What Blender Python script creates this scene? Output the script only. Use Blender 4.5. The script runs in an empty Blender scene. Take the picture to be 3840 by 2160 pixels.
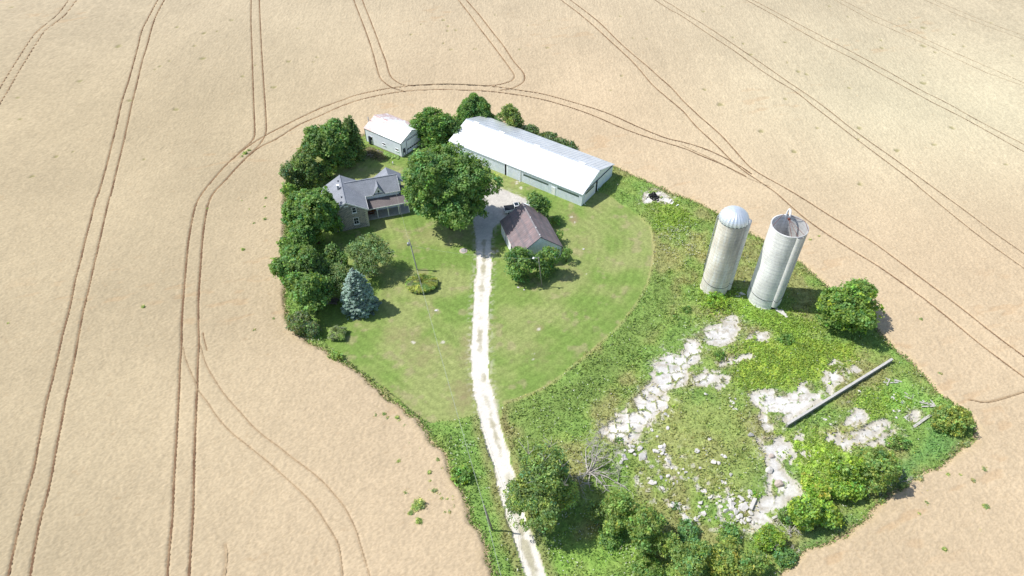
import bpy, bmesh, math, random
import numpy as np
from mathutils import Vector, Matrix, Quaternion, noise as mnoise
R_ = math.radians
scene = bpy.context.scene
COL = scene.collection
rng = np.random.default_rng(11)
random.seed(11)

# ------------------------------------------------------------------ camera
CAM_H = 95.0
F_PX = 2601.38
th, ro = R_(44.469), R_(0.2456)
FW = np.array([0, math.cos(th), -math.sin(th)])
_r0 = np.array([1.0, 0, 0]); _u0 = np.cross(_r0, FW)
RT = math.cos(ro) * _r0 + math.sin(ro) * _u0
UP = -math.sin(ro) * _r0 + math.cos(ro) * _u0
cam_data = bpy.data.cameras.new('camera')
cam_data.sensor_width = 36.0
cam_data.lens = F_PX / 3840 * 36.0
cam_data.clip_start = 0.5
cam_data.clip_end = 9000
cam = bpy.data.objects.new('camera', cam_data)
cam.matrix_world = Matrix(((RT[0], UP[0], -FW[0], 0), (RT[1], UP[1], -FW[1], 0), (RT[2], UP[2], -FW[2], CAM_H), (0, 0, 0, 1)))
COL.objects.link(cam)
scene.camera = cam


def gp(px, py, z=0.0):
    """survey point of the photograph (3840 wide) -> place on the level z"""
    d = FW * F_PX + RT * (px - 1920) - UP * (py - 1080)
    t = (z - CAM_H) / d[2]
    return np.array([0, 0, CAM_H]) + d * t


K = 3840 / 2576.0


def go(x, y, z=0.0):
    return gp(x * K, y * K, z)


def gz(ox, oy, s):
    """returns a reader for points noted on an enlargement with origin (ox,oy) and scale s"""
    return lambda x, y, z=0.0: gp(ox + x * s, oy + y * s, z)


def height_at(base, py):
    """height of a vertical standing at base whose top is seen on row py"""
    lo, hi = 0.0, 40.0
    for _ in range(40):
        m = (lo + hi) / 2
        d = np.array([base[0], base[1], m]) - [0, 0, CAM_H]
        y = 1080 - F_PX * (d @ UP) / (d @ FW)
        if y > py: lo = m
        else: hi = m
    return (lo + hi) / 2


def depth(p):
    return (np.array(p) - [0, 0, CAM_H]) @ FW


# ------------------------------------------------------------------ light
SUN_AZ = np.array([-0.9945, 0.1045]); SUN_AZ /= np.linalg.norm(SUN_AZ)
SUN_EL = R_(55)
sun_data = bpy.data.lights.new('sun', 'SUN')
sun_data.energy = 5.0
sun_data.angle = R_(0.53)
sun_data.color = (1.0, 0.965, 0.90)
sun = bpy.data.objects.new('sun', sun_data)
sdir = Vector((-SUN_AZ[0] * math.cos(SUN_EL), -SUN_AZ[1] * math.cos(SUN_EL), -math.sin(SUN_EL)))
sun.rotation_euler = sdir.to_track_quat('-Z', 'Y').to_euler()
sun.location = (-60, 60, 120)
COL.objects.link(sun)
world = bpy.data.worlds.new('World')
scene.world = world
world.use_nodes = True
wn = world.node_tree
sky = wn.nodes.new('ShaderNodeTexSky')
sky.sky_type = 'NISHITA'
sky.sun_disc = False
sky.sun_elevation = SUN_EL
sky.sun_rotation = math.atan2(SUN_AZ[0], SUN_AZ[1]) % (2 * math.pi)
wn.links.new(sky.outputs[0], wn.nodes['Background'].inputs[0])
wn.nodes['Background'].inputs[1].default_value = 0.15
scene.view_settings.view_transform = 'Standard'
scene.view_settings.look = 'None'
scene.view_settings.exposure = 0
scene.render.engine = 'CYCLES'
scene.cycles.max_bounces = 6
scene.cycles.transparent_max_bounces = 4


# ------------------------------------------------------------------ materials
class N:
    """small node-tree writer"""
    def __init__(self, name):
        self.m = bpy.data.materials.new(name)
        self.m.use_nodes = True
        self.t = self.m.node_tree
        self.p = self.t.nodes['Principled BSDF']
        self.p.inputs['Roughness'].default_value = 0.85
        self.p.inputs['Specular IOR Level'].default_value = 0.25

    def new(self, kind, **kw):
        n = self.t.nodes.new('ShaderNode' + kind)
        for k, v in kw.items():
            if k in n.inputs.keys(): n.inputs[k].default_value = v
            else: setattr(n, k, v)
        return n

    def link(self, a, b): self.t.links.new(a, b)

    def coord(self, scale=(1, 1, 1), which='Object', rot=(0, 0, 0)):
        tc = self.new('TexCoord'); mp = self.new('Mapping')
        mp.inputs['Scale'].default_value = scale
        mp.inputs['Rotation'].default_value = rot
        self.link(tc.outputs[which], mp.inputs['Vector'])
        return mp.outputs[0]

    def noise(self, vec, scale, detail=3, rough=0.55):
        n = self.new('TexNoise'); n.inputs['Scale'].default_value = scale
        n.inputs['Detail'].default_value = detail; n.inputs['Roughness'].default_value = rough
        if vec is not None: self.link(vec, n.inputs['Vector'])
        return n.outputs['Fac']

    def ramp(self, fac, stops):
        n = self.new('ValToRGB'); e = n.color_ramp.elements
        while len(e) < len(stops): e.new(0.5)
        for i, (p, c) in enumerate(stops):
            e[i].position = p
            e[i].color = (c, c, c, 1) if not hasattr(c, '__len__') else (*c, 1)
        self.link(fac, n.inputs[0])
        return n.outputs[0]

    def mix(self, fac, a, b, mode='MIX'):
        n = self.new('MixRGB', blend_type=mode)
        for s, v in ((0, fac), (1, a), (2, b)):
            if isinstance(v, (int, float)): n.inputs[s].default_value = v if s == 0 else (v, v, v, 1)
            elif isinstance(v, tuple): n.inputs[s].default_value = (*v, 1)
            else: self.link(v, n.inputs[s])
        return n.outputs[0]

    def bump(self, h, strength=0.3, dist=0.05):
        n = self.new('Bump'); n.inputs['Strength'].default_value = strength; n.inputs['Distance'].default_value = dist
        self.link(h, n.inputs['Height']); self.link(n.outputs[0], self.p.inputs['Normal'])

    def base(self, c):
        if isinstance(c, tuple): self.p.inputs['Base Color'].default_value = (*c, 1)
        else: self.link(c, self.p.inputs['Base Color'])

    def set(self, **kw):
        for k, v in kw.items(): self.p.inputs[k.replace('_', ' ').title()].default_value = v
        return self


def plain(name, c, rough=0.7, var=0.15, scale=3.0, metal=0.0):
    n = N(name); v = n.coord()
    f = n.noise(v, scale, 4)
    n.base(n.mix(1.0, c, n.ramp(f, [(0.25, 1 - var), (0.75, 1 + var)]), 'MULTIPLY'))
    n.p.inputs['Roughness'].default_value = rough
    n.p.inputs['Metallic'].default_value = metal
    return n.m


def attr_mat(name, bump_scale=None, bump=0.4, var=0.1, vscale=6.0, rough=0.95):
    n = N(name)
    a = n.new('Attribute'); a.attribute_name = 'Col'
    v = n.coord()
    f = n.noise(v, vscale, 5, 0.65)
    n.base(n.mix(1.0, a.outputs['Color'], n.ramp(f, [(0.25, 1 - var), (0.75, 1 + var)]), 'MULTIPLY'))
    n.p.inputs['Roughness'].default_value = rough
    n.p.inputs['Specular IOR Level'].default_value = 0.1
    if bump_scale: n.bump(n.noise(v, bump_scale, 3, 0.6), bump, 0.1)
    return n.m


def leaf_mat(name, trans=0.48):
    m = bpy.data.materials.new(name); m.use_nodes = True
    t = m.node_tree; t.nodes.remove(t.nodes['Principled BSDF'])
    a = t.nodes.new('ShaderNodeAttribute'); a.attribute_name = 'Col'
    d = t.nodes.new('ShaderNodeBsdfDiffuse'); tr = t.nodes.new('ShaderNodeBsdfTranslucent')
    g = t.nodes.new('ShaderNodeBsdfGlossy'); g.inputs['Roughness'].default_value = 0.6
    g.inputs['Color'].default_value = (1, 1, 1, 1)
    hs = t.nodes.new('ShaderNodeMixRGB'); hs.blend_type = 'MULTIPLY'; hs.inputs[0].default_value = 1
    hs.inputs[2].default_value = (1.25, 1.2, 0.6, 1)
    t.links.new(a.outputs['Color'], hs.inputs[1])
    t.links.new(a.outputs['Color'], d.inputs[0]); t.links.new(hs.outputs[0], tr.inputs[0])
    mx = t.nodes.new('ShaderNodeMixShader'); mx.inputs[0].default_value = trans
    t.links.new(d.outputs[0], mx.inputs[1]); t.links.new(tr.outputs[0], mx.inputs[2])
    m2 = t.nodes.new('ShaderNodeMixShader'); m2.inputs[0].default_value = 0.02
    t.links.new(mx.outputs[0], m2.inputs[1]); t.links.new(g.outputs[0], m2.inputs[2])
    t.links.new(m2.outputs[0], t.nodes['Material Output'].inputs[0])
    return m


M = {}
M['field'] = attr_mat('ripe_wheat', 12.0, 0.30, 0.07, 9.0)
M['lawn'] = attr_mat('mown_grass', 8.0, 0.45, 0.16, 3.0)
M['meadow'] = attr_mat('rough_grass', 5.0, 0.6, 0.25, 2.5)
M['gravel'] = attr_mat('white_gravel', 10.0, 0.3, 0.12, 5.0)
M['concrete_pad'] = attr_mat('weathered_concrete', 7.0, 0.25, 0.12, 2.0)
M['leaf'] = leaf_mat('leaves')
M['grassblade'] = leaf_mat('grass_blades', 0.3)
M['bark'] = plain('bark', (0.11, 0.085, 0.06), 0.9, 0.35, 6)
M['birchbark'] = plain('birch_bark', (0.62, 0.6, 0.55), 0.8, 0.3, 5)
M['deadwood'] = plain('dead_wood', (0.50, 0.47, 0.43), 0.9, 0.25, 6)
M['white'] = plain('white_paint', (0.90, 0.91, 0.92), 0.6, 0.06, 2)
M['wall_white'] = plain('white_cladding', (0.86, 0.91, 1.0), 0.6, 0.08, 1.2)
M['dark'] = plain('dark_trim', (0.06, 0.075, 0.1), 0.6, 0.1)
M['black'] = plain('dark_opening', (0.012, 0.013, 0.016), 0.9, 0.1)
M['tyre'] = plain('rubber', (0.02, 0.02, 0.022), 0.8, 0.3, 8)
M['grey'] = plain('grey_metal', (0.4, 0.42, 0.44), 0.5, 0.12, 2, 0.3)
M['pole'] = plain('weathered_pole', (0.27, 0.25, 0.23), 0.9, 0.2, 4)
M['timber'] = plain('grey_timber', (0.46, 0.44, 0.41), 0.9, 0.25, 5)
M['oldwood'] = plain('old_wood', (0.17, 0.14, 0.13), 0.9, 0.3, 5)
M['brownwood'] = plain('brown_wood', (0.16, 0.07, 0.045), 0.7, 0.2, 4)
M['porchfloor'] = plain('porch_concrete', (0.46, 0.45, 0.43), 0.9, 0.15, 2)
M['rock'] = plain('pale_stone', (0.58, 0.555, 0.525), 0.9, 0.14, 3)
M['boulder'] = plain('pinkish_boulder', (0.5, 0.42, 0.37), 0.9, 0.15, 4)
M['conc'] = plain('concrete', (0.36, 0.35, 0.335), 0.9, 0.18, 2.5)
M['rust'] = plain('rusted_steel', (0.2, 0.07, 0.05), 0.8, 0.3, 6)
M['wire'] = plain('wire', (0.38, 0.42, 0.36), 0.5, 0.05)
M['cable'] = plain('black_cable', (0.025, 0.025, 0.03), 0.6, 0.05)
g = N('window_glass'); g.base((0.02, 0.03, 0.04)); g.set(roughness=0.08); g.p.inputs['Specular IOR Level'].default_value = 0.6
M['glass'] = g.m
g = N('car_paint_white'); g.base((0.75, 0.77, 0.8)); g.set(roughness=0.25); g.p.inputs['Coat Weight'].default_value = 0.5
M['carpaint'] = g.m
g = N('strip_glazing'); v = g.coord(); g.base(g.ramp(g.noise(v, 1.2, 3), [(0.3, (0.05, 0.09, 0.08)), (0.7, (0.10, 0.15, 0.13))])); g.set(roughness=0.3)
M['strip'] = g.m


def steel(name, base, streak, rough, metal, rib=0.0, ribaxis='X'):
    n = N(name)
    v = n.coord((1, 0.12, 0.12)); f = n.noise(v, 1.6, 4, 0.6)
    v2 = n.coord(); f2 = n.noise(v2, 0.35, 3)
    c = n.mix(n.ramp(f, [(0.35, 0.0), (0.75, 1.0)]), base, streak)
    c = n.mix(1.0, c, n.ramp(f2, [(0.3, 0.9), (0.7, 1.06)]), 'MULTIPLY')
    n.base(c)
    n.p.inputs['Roughness'].default_value = rough; n.p.inputs['Metallic'].default_value = metal
    if rib:
        w = n.new('TexWave', bands_direction=ribaxis); w.inputs['Scale'].default_value = rib
        n.link(v2, w.inputs['Vector']); n.bump(w.outputs['Fac'], 0.25, 0.03)
    return n.m


M['roof_shed'] = steel('bright_steel_roof', (0.84, 0.865, 0.89), (0.76, 0.785, 0.82), 0.42, 0.5, 0.35)
M['dome'] = steel('dome_steel', (0.80, 0.85, 0.90), (0.62, 0.70, 0.78), 0.42, 0.5)
# shed cladding: galvanised, streaky along the height
n = N('galvanised_cladding'); v = n.coord((1, 1, 0.2)); f = n.noise(v, 2.2, 4, 0.7)
n.base(n.ramp(f, [(0.3, (0.74, 0.82, 0.93)), (0.55, (0.85, 0.91, 1.0)), (0.75, (0.92, 0.96, 1.0))])); n.set(roughness=0.45, metallic=0.0)
M['cladding'] = n.m
# painted block end wall
n = N('painted_end_wall'); v = n.coord(); f = n.noise(v, 1.3, 5, 0.7)
n.base(n.ramp(f, [(0.35, (0.86, 0.93, 0.97)), (0.6, (0.78, 0.86, 0.92)), (0.75, (0.56, 0.62, 0.66))]))
M['endwall'] = n.m
# asphalt shingles
def shingles(name, c):
    n = N(name); v = n.coord((1, 1, 1)); f = n.noise(v, 14, 4, 0.7); f2 = n.noise(v, 0.6, 3)
    b = n.new('TexBrick'); b.inputs['Scale'].default_value = 3.2
    b.inputs['Color1'].default_value = (*[x * 1.1 for x in c], 1); b.inputs['Color2'].default_value = (*[x * 0.86 for x in c], 1)
    b.inputs['Mortar'].default_value = (*[x * 0.62 for x in c], 1); b.inputs['Mortar Size'].default_value = 0.03
    n.link(v, b.inputs['Vector'])
    cc = n.mix(1.0, b.outputs['Color'], n.ramp(f, [(0.3, 0.8), (0.7, 1.2)]), 'MULTIPLY')
    n.base(n.mix(1.0, cc, n.ramp(f2, [(0.3, 0.88), (0.7, 1.1)]), 'MULTIPLY'))
    return n.m
M['shingle'] = shingles('grey_shingles', (0.31, 0.33, 0.375))
M['shingle_brown'] = shingles('brown_shingles', (0.19, 0.165, 0.165))
# field stone masonry
n = N('fieldstone_masonry')
tc = n.new('TexCoord'); sp = n.new('SeparateXYZ'); n.link(tc.outputs['Object'], sp.inputs[0])
ad = n.new('Math', operation='ADD'); n.link(sp.outputs['X'], ad.inputs[0]); n.link(sp.outputs['Y'], ad.inputs[1])
cb = n.new('CombineXYZ'); n.link(ad.outputs[0], cb.inputs['X']); n.link(sp.outputs['Z'], cb.inputs['Y'])
nz = n.new('TexNoise'); nz.inputs['Scale'].default_value = 1.6; nz.inputs['Detail'].default_value = 2; n.link(cb.outputs[0], nz.inputs['Vector'])
vm = n.new('VectorMath', operation='MULTIPLY_ADD'); n.link(nz.outputs['Color'], vm.inputs[0]); vm.inputs[1].default_value = (0.22, 0.12, 0); n.link(cb.outputs[0], vm.inputs[2])
b = n.new('TexBrick'); b.inputs['Scale'].default_value = 1.0; b.inputs['Brick Width'].default_value = 0.62; b.inputs['Row Height'].default_value = 0.27
b.inputs['Mortar Size'].default_value = 0.034; b.inputs['Mortar Smooth'].default_value = 0.2; b.inputs['Bias'].default_value = 0.0
b.inputs['Color1'].default_value = (0.145, 0.148, 0.165, 1); b.inputs['Color2'].default_value = (0.40, 0.355, 0.33, 1); b.inputs['Mortar'].default_value = (0.66, 0.63, 0.57, 1)
n.link(vm.outputs[0], b.inputs['Vector'])
n.base(n.mix(1.0, b.outputs['Color'], n.ramp(n.noise(cb.outputs[0], 5, 3), [(0.3, 0.75), (0.7, 1.25)]), 'MULTIPLY'))
n.bump(b.outputs['Fac'], 0.3, -0.03)
M['stone'] = n.m
# rusty white tile roof of the garage
n = N('flaking_white_tile_roof'); v = n.coord()
b = n.new('TexBrick'); b.inputs['Scale'].default_value = 1.0; b.inputs['Brick Width'].default_value = 0.55; b.inputs['Row Height'].default_value = 0.32
b.inputs['Mortar Size'].default_value = 0.012
b.inputs['Color1'].default_value = (0, 0, 0, 1); b.inputs['Color2'].default_value = (1, 1, 1, 1); b.inputs['Mortar'].default_value = (0.5, 0.5, 0.5, 1)
n.link(v, b.inputs['Vector'])
sp = n.new('SeparateXYZ'); n.link(v, sp.inputs[0])
f = n.noise(v, 0.33, 3); f2 = n.noise(v, 4.0, 4, 0.7)
gx = n.new('MapRange'); gx.inputs['From Min'].default_value = 2.5; gx.inputs['From Max'].default_value = -6; n.link(sp.outputs['X'], gx.inputs['Value'])
gy = n.new('MapRange'); gy.inputs['From Min'].default_value = 0.0; gy.inputs['From Max'].default_value = 4.5; n.link(sp.outputs['Y'], gy.inputs['Value'])
mx = n.new('Math', operation='MAXIMUM'); n.link(gx.outputs[0], mx.inputs[0]); n.link(gy.outputs[0], mx.inputs[1])
a1 = n.new('Math', operation='MULTIPLY_ADD'); n.link(mx.outputs[0], a1.inputs[0]); a1.inputs[1].default_value = 0.25; n.link(f, a1.inputs[2])
a2 = n.new('Math', operation='MULTIPLY_ADD'); n.link(b.outputs['Color'], a2.inputs[0]); a2.inputs[1].default_value = 0.22; n.link(a1.outputs[0], a2.inputs[2])
a3 = n.new('Math', operation='MULTIPLY_ADD'); n.link(f2, a3.inputs[0]); a3.inputs[1].default_value = 0.25; n.link(a2.outputs[0], a3.inputs[2])
rust = n.ramp(a3.outputs[0], [(0.84, 0.0), (0.97, 0.7)])
n.base(n.mix(rust, (0.82, 0.85, 0.87), (0.50, 0.27, 0.23))); n.set(roughness=0.5, metallic=0.15)
M['roof_garage'] = n.m
# brown sheet roof of the barn
n = N('brown_sheet_roof'); v = n.coord((3.2, 0.35, 0.35)); f = n.noise(v, 1.5, 4, 0.65); v2 = n.coord()
f2 = n.noise(v2, 0.7, 3)
sp = n.new('SeparateXYZ'); n.link(v2, sp.inputs[0])
w = n.new('TexWave', bands_direction='Y'); w.inputs['Scale'].default_value = 0.21; w.inputs['Distortion'].default_value = 0.6; n.link(v2, w.inputs['Vector'])
c = n.ramp(f, [(0.28, (0.15, 0.135, 0.15)), (0.45, (0.22, 0.182, 0.195)), (0.58, (0.27, 0.20, 0.205)), (0.72, (0.34, 0.235, 0.23))])
c = n.mix(n.ramp(w.outputs['Fac'], [(0.0, 0.55), (0.3, 0.0)]), c, (0.15, 0.145, 0.165))
n.base(n.mix(1.0, c, n.ramp(f2, [(0.3, 0.8), (0.7, 1.15)]), 'MULTIPLY')); n.set(roughness=0.5, metallic=0.1)
wv = n.new('TexWave', bands_direction='X'); wv.inputs['Scale'].default_value = 0.6; n.link(v2, wv.inputs['Vector']); n.bump(wv.outputs['Fac'], 0.5, 0.05)
M['roof_barn'] = n.m
# silo concrete staves
def silo_mat(name, c1, c2, c3, stain):
    n = N(name); v2 = n.coord(); vs = n.coord((1, 1, 0.10)); f = n.noise(vs, 1.5, 5, 0.65); f2 = n.noise(v2, 0.22, 3, 0.5)
    f3 = n.noise(v2, 3.5, 4, 0.65)
    c = n.ramp(f, [(0.36, c1), (0.48, c2), (0.62, c3)])
    sp = n.new('SeparateXYZ'); n.link(v2, sp.inputs[0])
    h = n.new('MapRange'); h.inputs['From Min'].default_value = 2; h.inputs['From Max'].default_value = 14; n.link(sp.outputs['Z'], h.inputs['Value'])
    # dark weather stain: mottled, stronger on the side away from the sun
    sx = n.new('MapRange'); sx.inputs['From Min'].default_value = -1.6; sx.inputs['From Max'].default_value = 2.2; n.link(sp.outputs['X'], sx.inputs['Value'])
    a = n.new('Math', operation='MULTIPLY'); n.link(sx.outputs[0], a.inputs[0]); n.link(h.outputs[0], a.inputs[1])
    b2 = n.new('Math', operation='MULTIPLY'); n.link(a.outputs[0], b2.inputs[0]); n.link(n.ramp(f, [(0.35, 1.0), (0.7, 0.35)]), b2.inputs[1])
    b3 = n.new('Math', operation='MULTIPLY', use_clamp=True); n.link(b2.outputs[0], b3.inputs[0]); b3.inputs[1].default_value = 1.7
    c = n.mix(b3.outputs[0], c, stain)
    # stave courses
    w = n.new('TexWave', bands_direction='Z'); w.inputs['Scale'].default_value = 0.42; w.inputs['Distortion'].default_value = 0.3; n.link(v2, w.inputs['Vector'])
    c = n.mix(1.0, c, n.ramp(w.outputs['Fac'], [(0.0, 0.80), (0.06, 1.0)]), 'MULTIPLY')
    c = n.mix(1.0, c, n.ramp(f3, [(0.3, 0.85), (0.7, 1.1)]), 'MULTIPLY')
    n.base(n.mix(1.0, c, n.ramp(f2, [(0.35, 0.85), (0.65, 1.1)]), 'MULTIPLY'))
    n.bump(w.outputs['Fac'], 0.2, 0.03)
    return n.m
M['silo_a'] = silo_mat('stained_stave_concrete', (0.78, 0.77, 0.73), (0.76, 0.69, 0.58), (0.88, 0.87, 0.83), (0.36, 0.35, 0.34))
M['silo_b'] = silo_mat('pale_stave_concrete', (0.80, 0.80, 0.78), (0.85, 0.84, 0.82), (0.90, 0.90, 0.88), (0.55, 0.55, 0.54))


# ------------------------------------------------------------------ mesh helpers
def tag(o, label=None, cat=None, group=None, kind=None):
    if label: o['label'] = label
    if cat: o['category'] = cat
    if group: o['group'] = group
    if kind or cat: o['kind'] = kind or 'thing'
    return o


def empty(name, loc, rz=0.0, label=None, cat=None, group=None):
    o = bpy.data.objects.new(name, None)
    o.empty_display_size = 0.3
    o.location = loc; o.rotation_euler = (0, 0, rz)
    COL.objects.link(o)
    return tag(o, label, cat, group)


class MB:
    def __init__(self):
        self.v = []; self.f = []

    def add(self, verts, faces):
        k = len(self.v)
        self.v += [tuple(map(float, p)) for p in verts]
        self.f += [tuple(i + k for i in f) for f in faces]
        return self

    def box(self, x0, x1, y0, y1, z0, z1):
        return self.add([(x0, y0, z0), (x1, y0, z0), (x1, y1, z0), (x0, y1, z0), (x0, y0, z1), (x1, y0, z1), (x1, y1, z1), (x0, y1, z1)],
                        [(0, 3, 2, 1), (4, 5, 6, 7), (0, 1, 5, 4), (1, 2, 6, 5), (2, 3, 7, 6), (3, 0, 4, 7)])

    def slab(self, a, b, c, d, t):
        """quad a b c d (counter-clockwise from above) thickened downwards"""
        P = [Vector(p) for p in (a, b, c, d)]
        nrm = (P[1] - P[0]).cross(P[3] - P[0]).normalized()
        Q = [p - nrm * t for p in P]
        return self.add(P + Q, [(0, 1, 2, 3), (7, 6, 5, 4), (0, 4, 5, 1), (1, 5, 6, 2), (2, 6, 7, 3), (3, 7, 4, 0)])

    def beam(self, p, q, w, h, up=(0, 0, 1)):
        p, q = Vector(p), Vector(q); d = (q - p).normalized(); u = Vector(up)
        s = d.cross(u)
        if s.length < 1e-4: s = d.cross(Vector((1, 0, 0)))
        s.normalize(); u = s.cross(d).normalized()
        s *= w / 2; u *= h / 2
        return self.add([p - s - u, p + s - u, p + s + u, p - s + u, q - s - u, q + s - u, q + s + u, q - s + u],
                        [(0, 1, 2, 3), (7, 6, 5, 4), (0, 4, 5, 1), (1, 5, 6, 2), (2, 6, 7, 3), (3, 7, 4, 0)])

    def tube(self, pts, rad, n=8, caps=True):
        pts = [Vector(p) for p in pts]
        if not hasattr(rad, '__len__'): rad = [rad] * len(pts)
        k = len(self.v); ref = None
        for i, p in enumerate(pts):
            d = (pts[min(i + 1, len(pts) - 1)] - pts[max(i - 1, 0)]).normalized()
            if ref is None:
                ref = d.cross(Vector((0, 0, 1)))
                if ref.length < 0.05: ref = d.cross(Vector((1, 0, 0)))
            ref = (ref - d * ref.dot(d)).normalized(); s = d.cross(ref)
            for j in range(n):
                a = 2 * math.pi * j / n
                self.v.append(tuple(p + ref * math.cos(a) * rad[i] + s * math.sin(a) * rad[i]))
        for i in range(len(pts) - 1):
            for j in range(n):
                a, b = k + i * n + j, k + i * n + (j + 1) % n
                self.f.append((a, b, b + n, a + n))
        if caps:
            self.f.append(tuple(k + j for j in range(n))[::-1])
            self.f.append(tuple(k + (len(pts) - 1) * n + j for j in range(n)))
        return self

    def lathe(self, prof, n=32, cx=0, cy=0, close=False, a0=0.0, a1=2 * math.pi):
        k = len(self.v); full = abs(a1 - a0 - 2 * math.pi) < 1e-6
        m = n if full else n + 1
        for r, z in prof:
            for j in range(m):
                a = a0 + (a1 - a0) * j / n
                self.v.append((cx + r * math.cos(a), cy + r * math.sin(a), z))
        for i in range(len(prof) - 1):
            for j in range(n):
                a, b = k + i * m + j, k + i * m + (j + 1) % m
                self.f.append((a, b, b + m, a + m))
        return self

    def torus(self, c, R, r, n=24, m=8, axis=(0, 0, 1)):
        q = Vector((0, 0, 1)).rotation_difference(Vector(axis))
        pts = []
        k = len(self.v)
        for i in range(n):
            a = 2 * math.pi * i / n
            for j in range(m):
                b = 2 * math.pi * j / m
                p = q @ Vector(((R + r * math.cos(b)) * math.cos(a), (R + r * math.cos(b)) * math.sin(a), r * math.sin(b)))
                self.v.append(tuple(p + Vector(c)))
        for i in range(n):
            for j in range(m):
                self.f.append((k + i * m + j, k + ((i + 1) % n) * m + j, k + ((i + 1) % n) * m + (j + 1) % m, k + i * m + (j + 1) % m))
        return self

    def prism(self, poly, axis, a0, a1):
        """polygon in the plane across 'axis' pushed from a0 to a1; poly = [(u,z)]"""
        n = len(poly)
        mk = (lambda u, z, a: (a, u, z)) if axis == 'x' else (lambda u, z, a: (u, a, z))
        vs = [mk(u, z, a0) for u, z in poly] + [mk(u, z, a1) for u, z in poly]
        fs = [tuple(range(n))[::-1], tuple(range(n, 2 * n))] + [(i, (i + 1) % n, n + (i + 1) % n, n + i) for i in range(n)]
        return self.add(vs, fs)

    def build(self, name, mat, parent=None, smooth=False, loc=None):
        me = bpy.data.meshes.new(name)
        me.from_pydata(self.v, [], self.f)
        bm = bmesh.new(); bm.from_mesh(me); bmesh.ops.recalc_face_normals(bm, faces=bm.faces[:]); bm.to_mesh(me); bm.free()
        me.materials.append(mat)
        if smooth:
            me.polygons.foreach_set('use_smooth', [True] * len(me.polygons))
        o = bpy.data.objects.new(name, me)
        COL.objects.link(o)
        if parent: o.parent = parent
        if loc is not None: o.location = loc
        return o


def np_mesh(name, verts, faces, cols=None, mat=None, parent=None, smooth=False):
    """verts (n,3), faces (m,4) -> object"""
    me = bpy.data.meshes.new(name)
    nv, nf = len(verts), len(faces); w = faces.shape[1]
    me.vertices.add(nv); me.vertices.foreach_set('co', np.ascontiguousarray(verts, dtype=np.float32).ravel())
    me.loops.add(nf * w); me.loops.foreach_set('vertex_index', np.ascontiguousarray(faces, dtype=np.int32).ravel())
    me.polygons.add(nf)
    me.polygons.foreach_set('loop_start', np.arange(0, nf * w, w, dtype=np.int32))
    me.update(calc_edges=True)
    if smooth: me.polygons.foreach_set('use_smooth', np.ones(nf, dtype=bool))
    if cols is not None:
        a = me.color_attributes.new('Col', 'FLOAT_COLOR', 'POINT')
        c = np.ones((nv, 4), dtype=np.float32); c[:, :3] = cols
        a.data.foreach_set('color', c.ravel())
    if mat: me.materials.append(mat)
    o = bpy.data.objects.new(name, me)
    COL.objects.link(o)
    if parent: o.parent = parent
    return o


# ------------------------------------------------------------------ ground
def hash2(i, j, seed):
    h = (i.astype(np.int64) & 0xffffffff) * 0x9E3779B1 & 0xffffffff
    h ^= h >> 15; h = h * 0x85EBCA77 & 0xffffffff
    h ^= (j.astype(np.int64) & 0xffffffff) * 0xC2B2AE3D & 0xffffffff
    h = (h + seed * 0x27D4EB2F) & 0xffffffff
    h ^= h >> 16; h = h * 0x7FEB352D & 0xffffffff
    h ^= h >> 15; h = h * 0x846CA68B & 0xffffffff
    h ^= h >> 16
    return (h & 0xffff).astype(np.float32) / 65535.0


def vn(X, Y, size, seed, octaves=1):
    out = 0; amp = 1.0; tot = 0
    for o in range(octaves):
        x, y = X / size, Y / size
        i, j = np.floor(x), np.floor(y)
        fx, fy = (x - i).astype(np.float32), (y - j).astype(np.float32)
        fx = fx * fx * (3 - 2 * fx); fy = fy * fy * (3 - 2 * fy)
        s = seed + 17 * o
        a = hash2(i, j, s); b = hash2(i + 1, j, s); c = hash2(i, j + 1, s); d = hash2(i + 1, j + 1, s)
        out = out + amp * ((a * (1 - fx) + b * fx) * (1 - fy) + (c * (1 - fx) + d * fx) * fy)
        tot += amp; amp *= 0.5; size = size / 2.03
    return out / tot


def grow(start, step, end, g, cap):
    r = [start]
    while r[-1] < end:
        r.append(r[-1] + step); step = min(step * g, cap) if r[-1] < end * 0 + 1e9 else step
    return r


def axis_lines():
    xs = list(np.arange(-100, 112, 0.22))
    s, x = 0.22, xs[-1]; right = []
    while x < 3500:
        s *= 1.006 if x < 200 else 1.12
        x += s; right.append(x)
    s, x = 0.22, xs[0]; left = []
    while x > -3500:
        s *= 1.006 if x > -200 else 1.12
        x -= s; left.append(x)
    xs = np.array(left[::-1] + xs + right)
    ys = list(np.arange(34, 120, 0.19))
    s, y = 0.19, ys[-1]
    while y < 4000:
        s *= 1.004 if y < 250 else 1.12
        y += s; ys.append(y)
    s, y = 0.19, 34.0; lo = []
    while y > -800:
        s *= 1.12; y -= s; lo.append(y)
    return xs, np.array(lo[::-1] + ys)


XS, YS = axis_lines()
X, Y = np.meshgrid(XS, YS)
X = X.astype(np.float32); Y = Y.astype(np.float32)
SH = X.shape


def block(x0, x1, y0, y1):
    return slice(np.searchsorted(YS, y0), np.searchsorted(YS, y1) + 1), slice(np.searchsorted(XS, x0), np.searchsorted(XS, x1) + 1)


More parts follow.
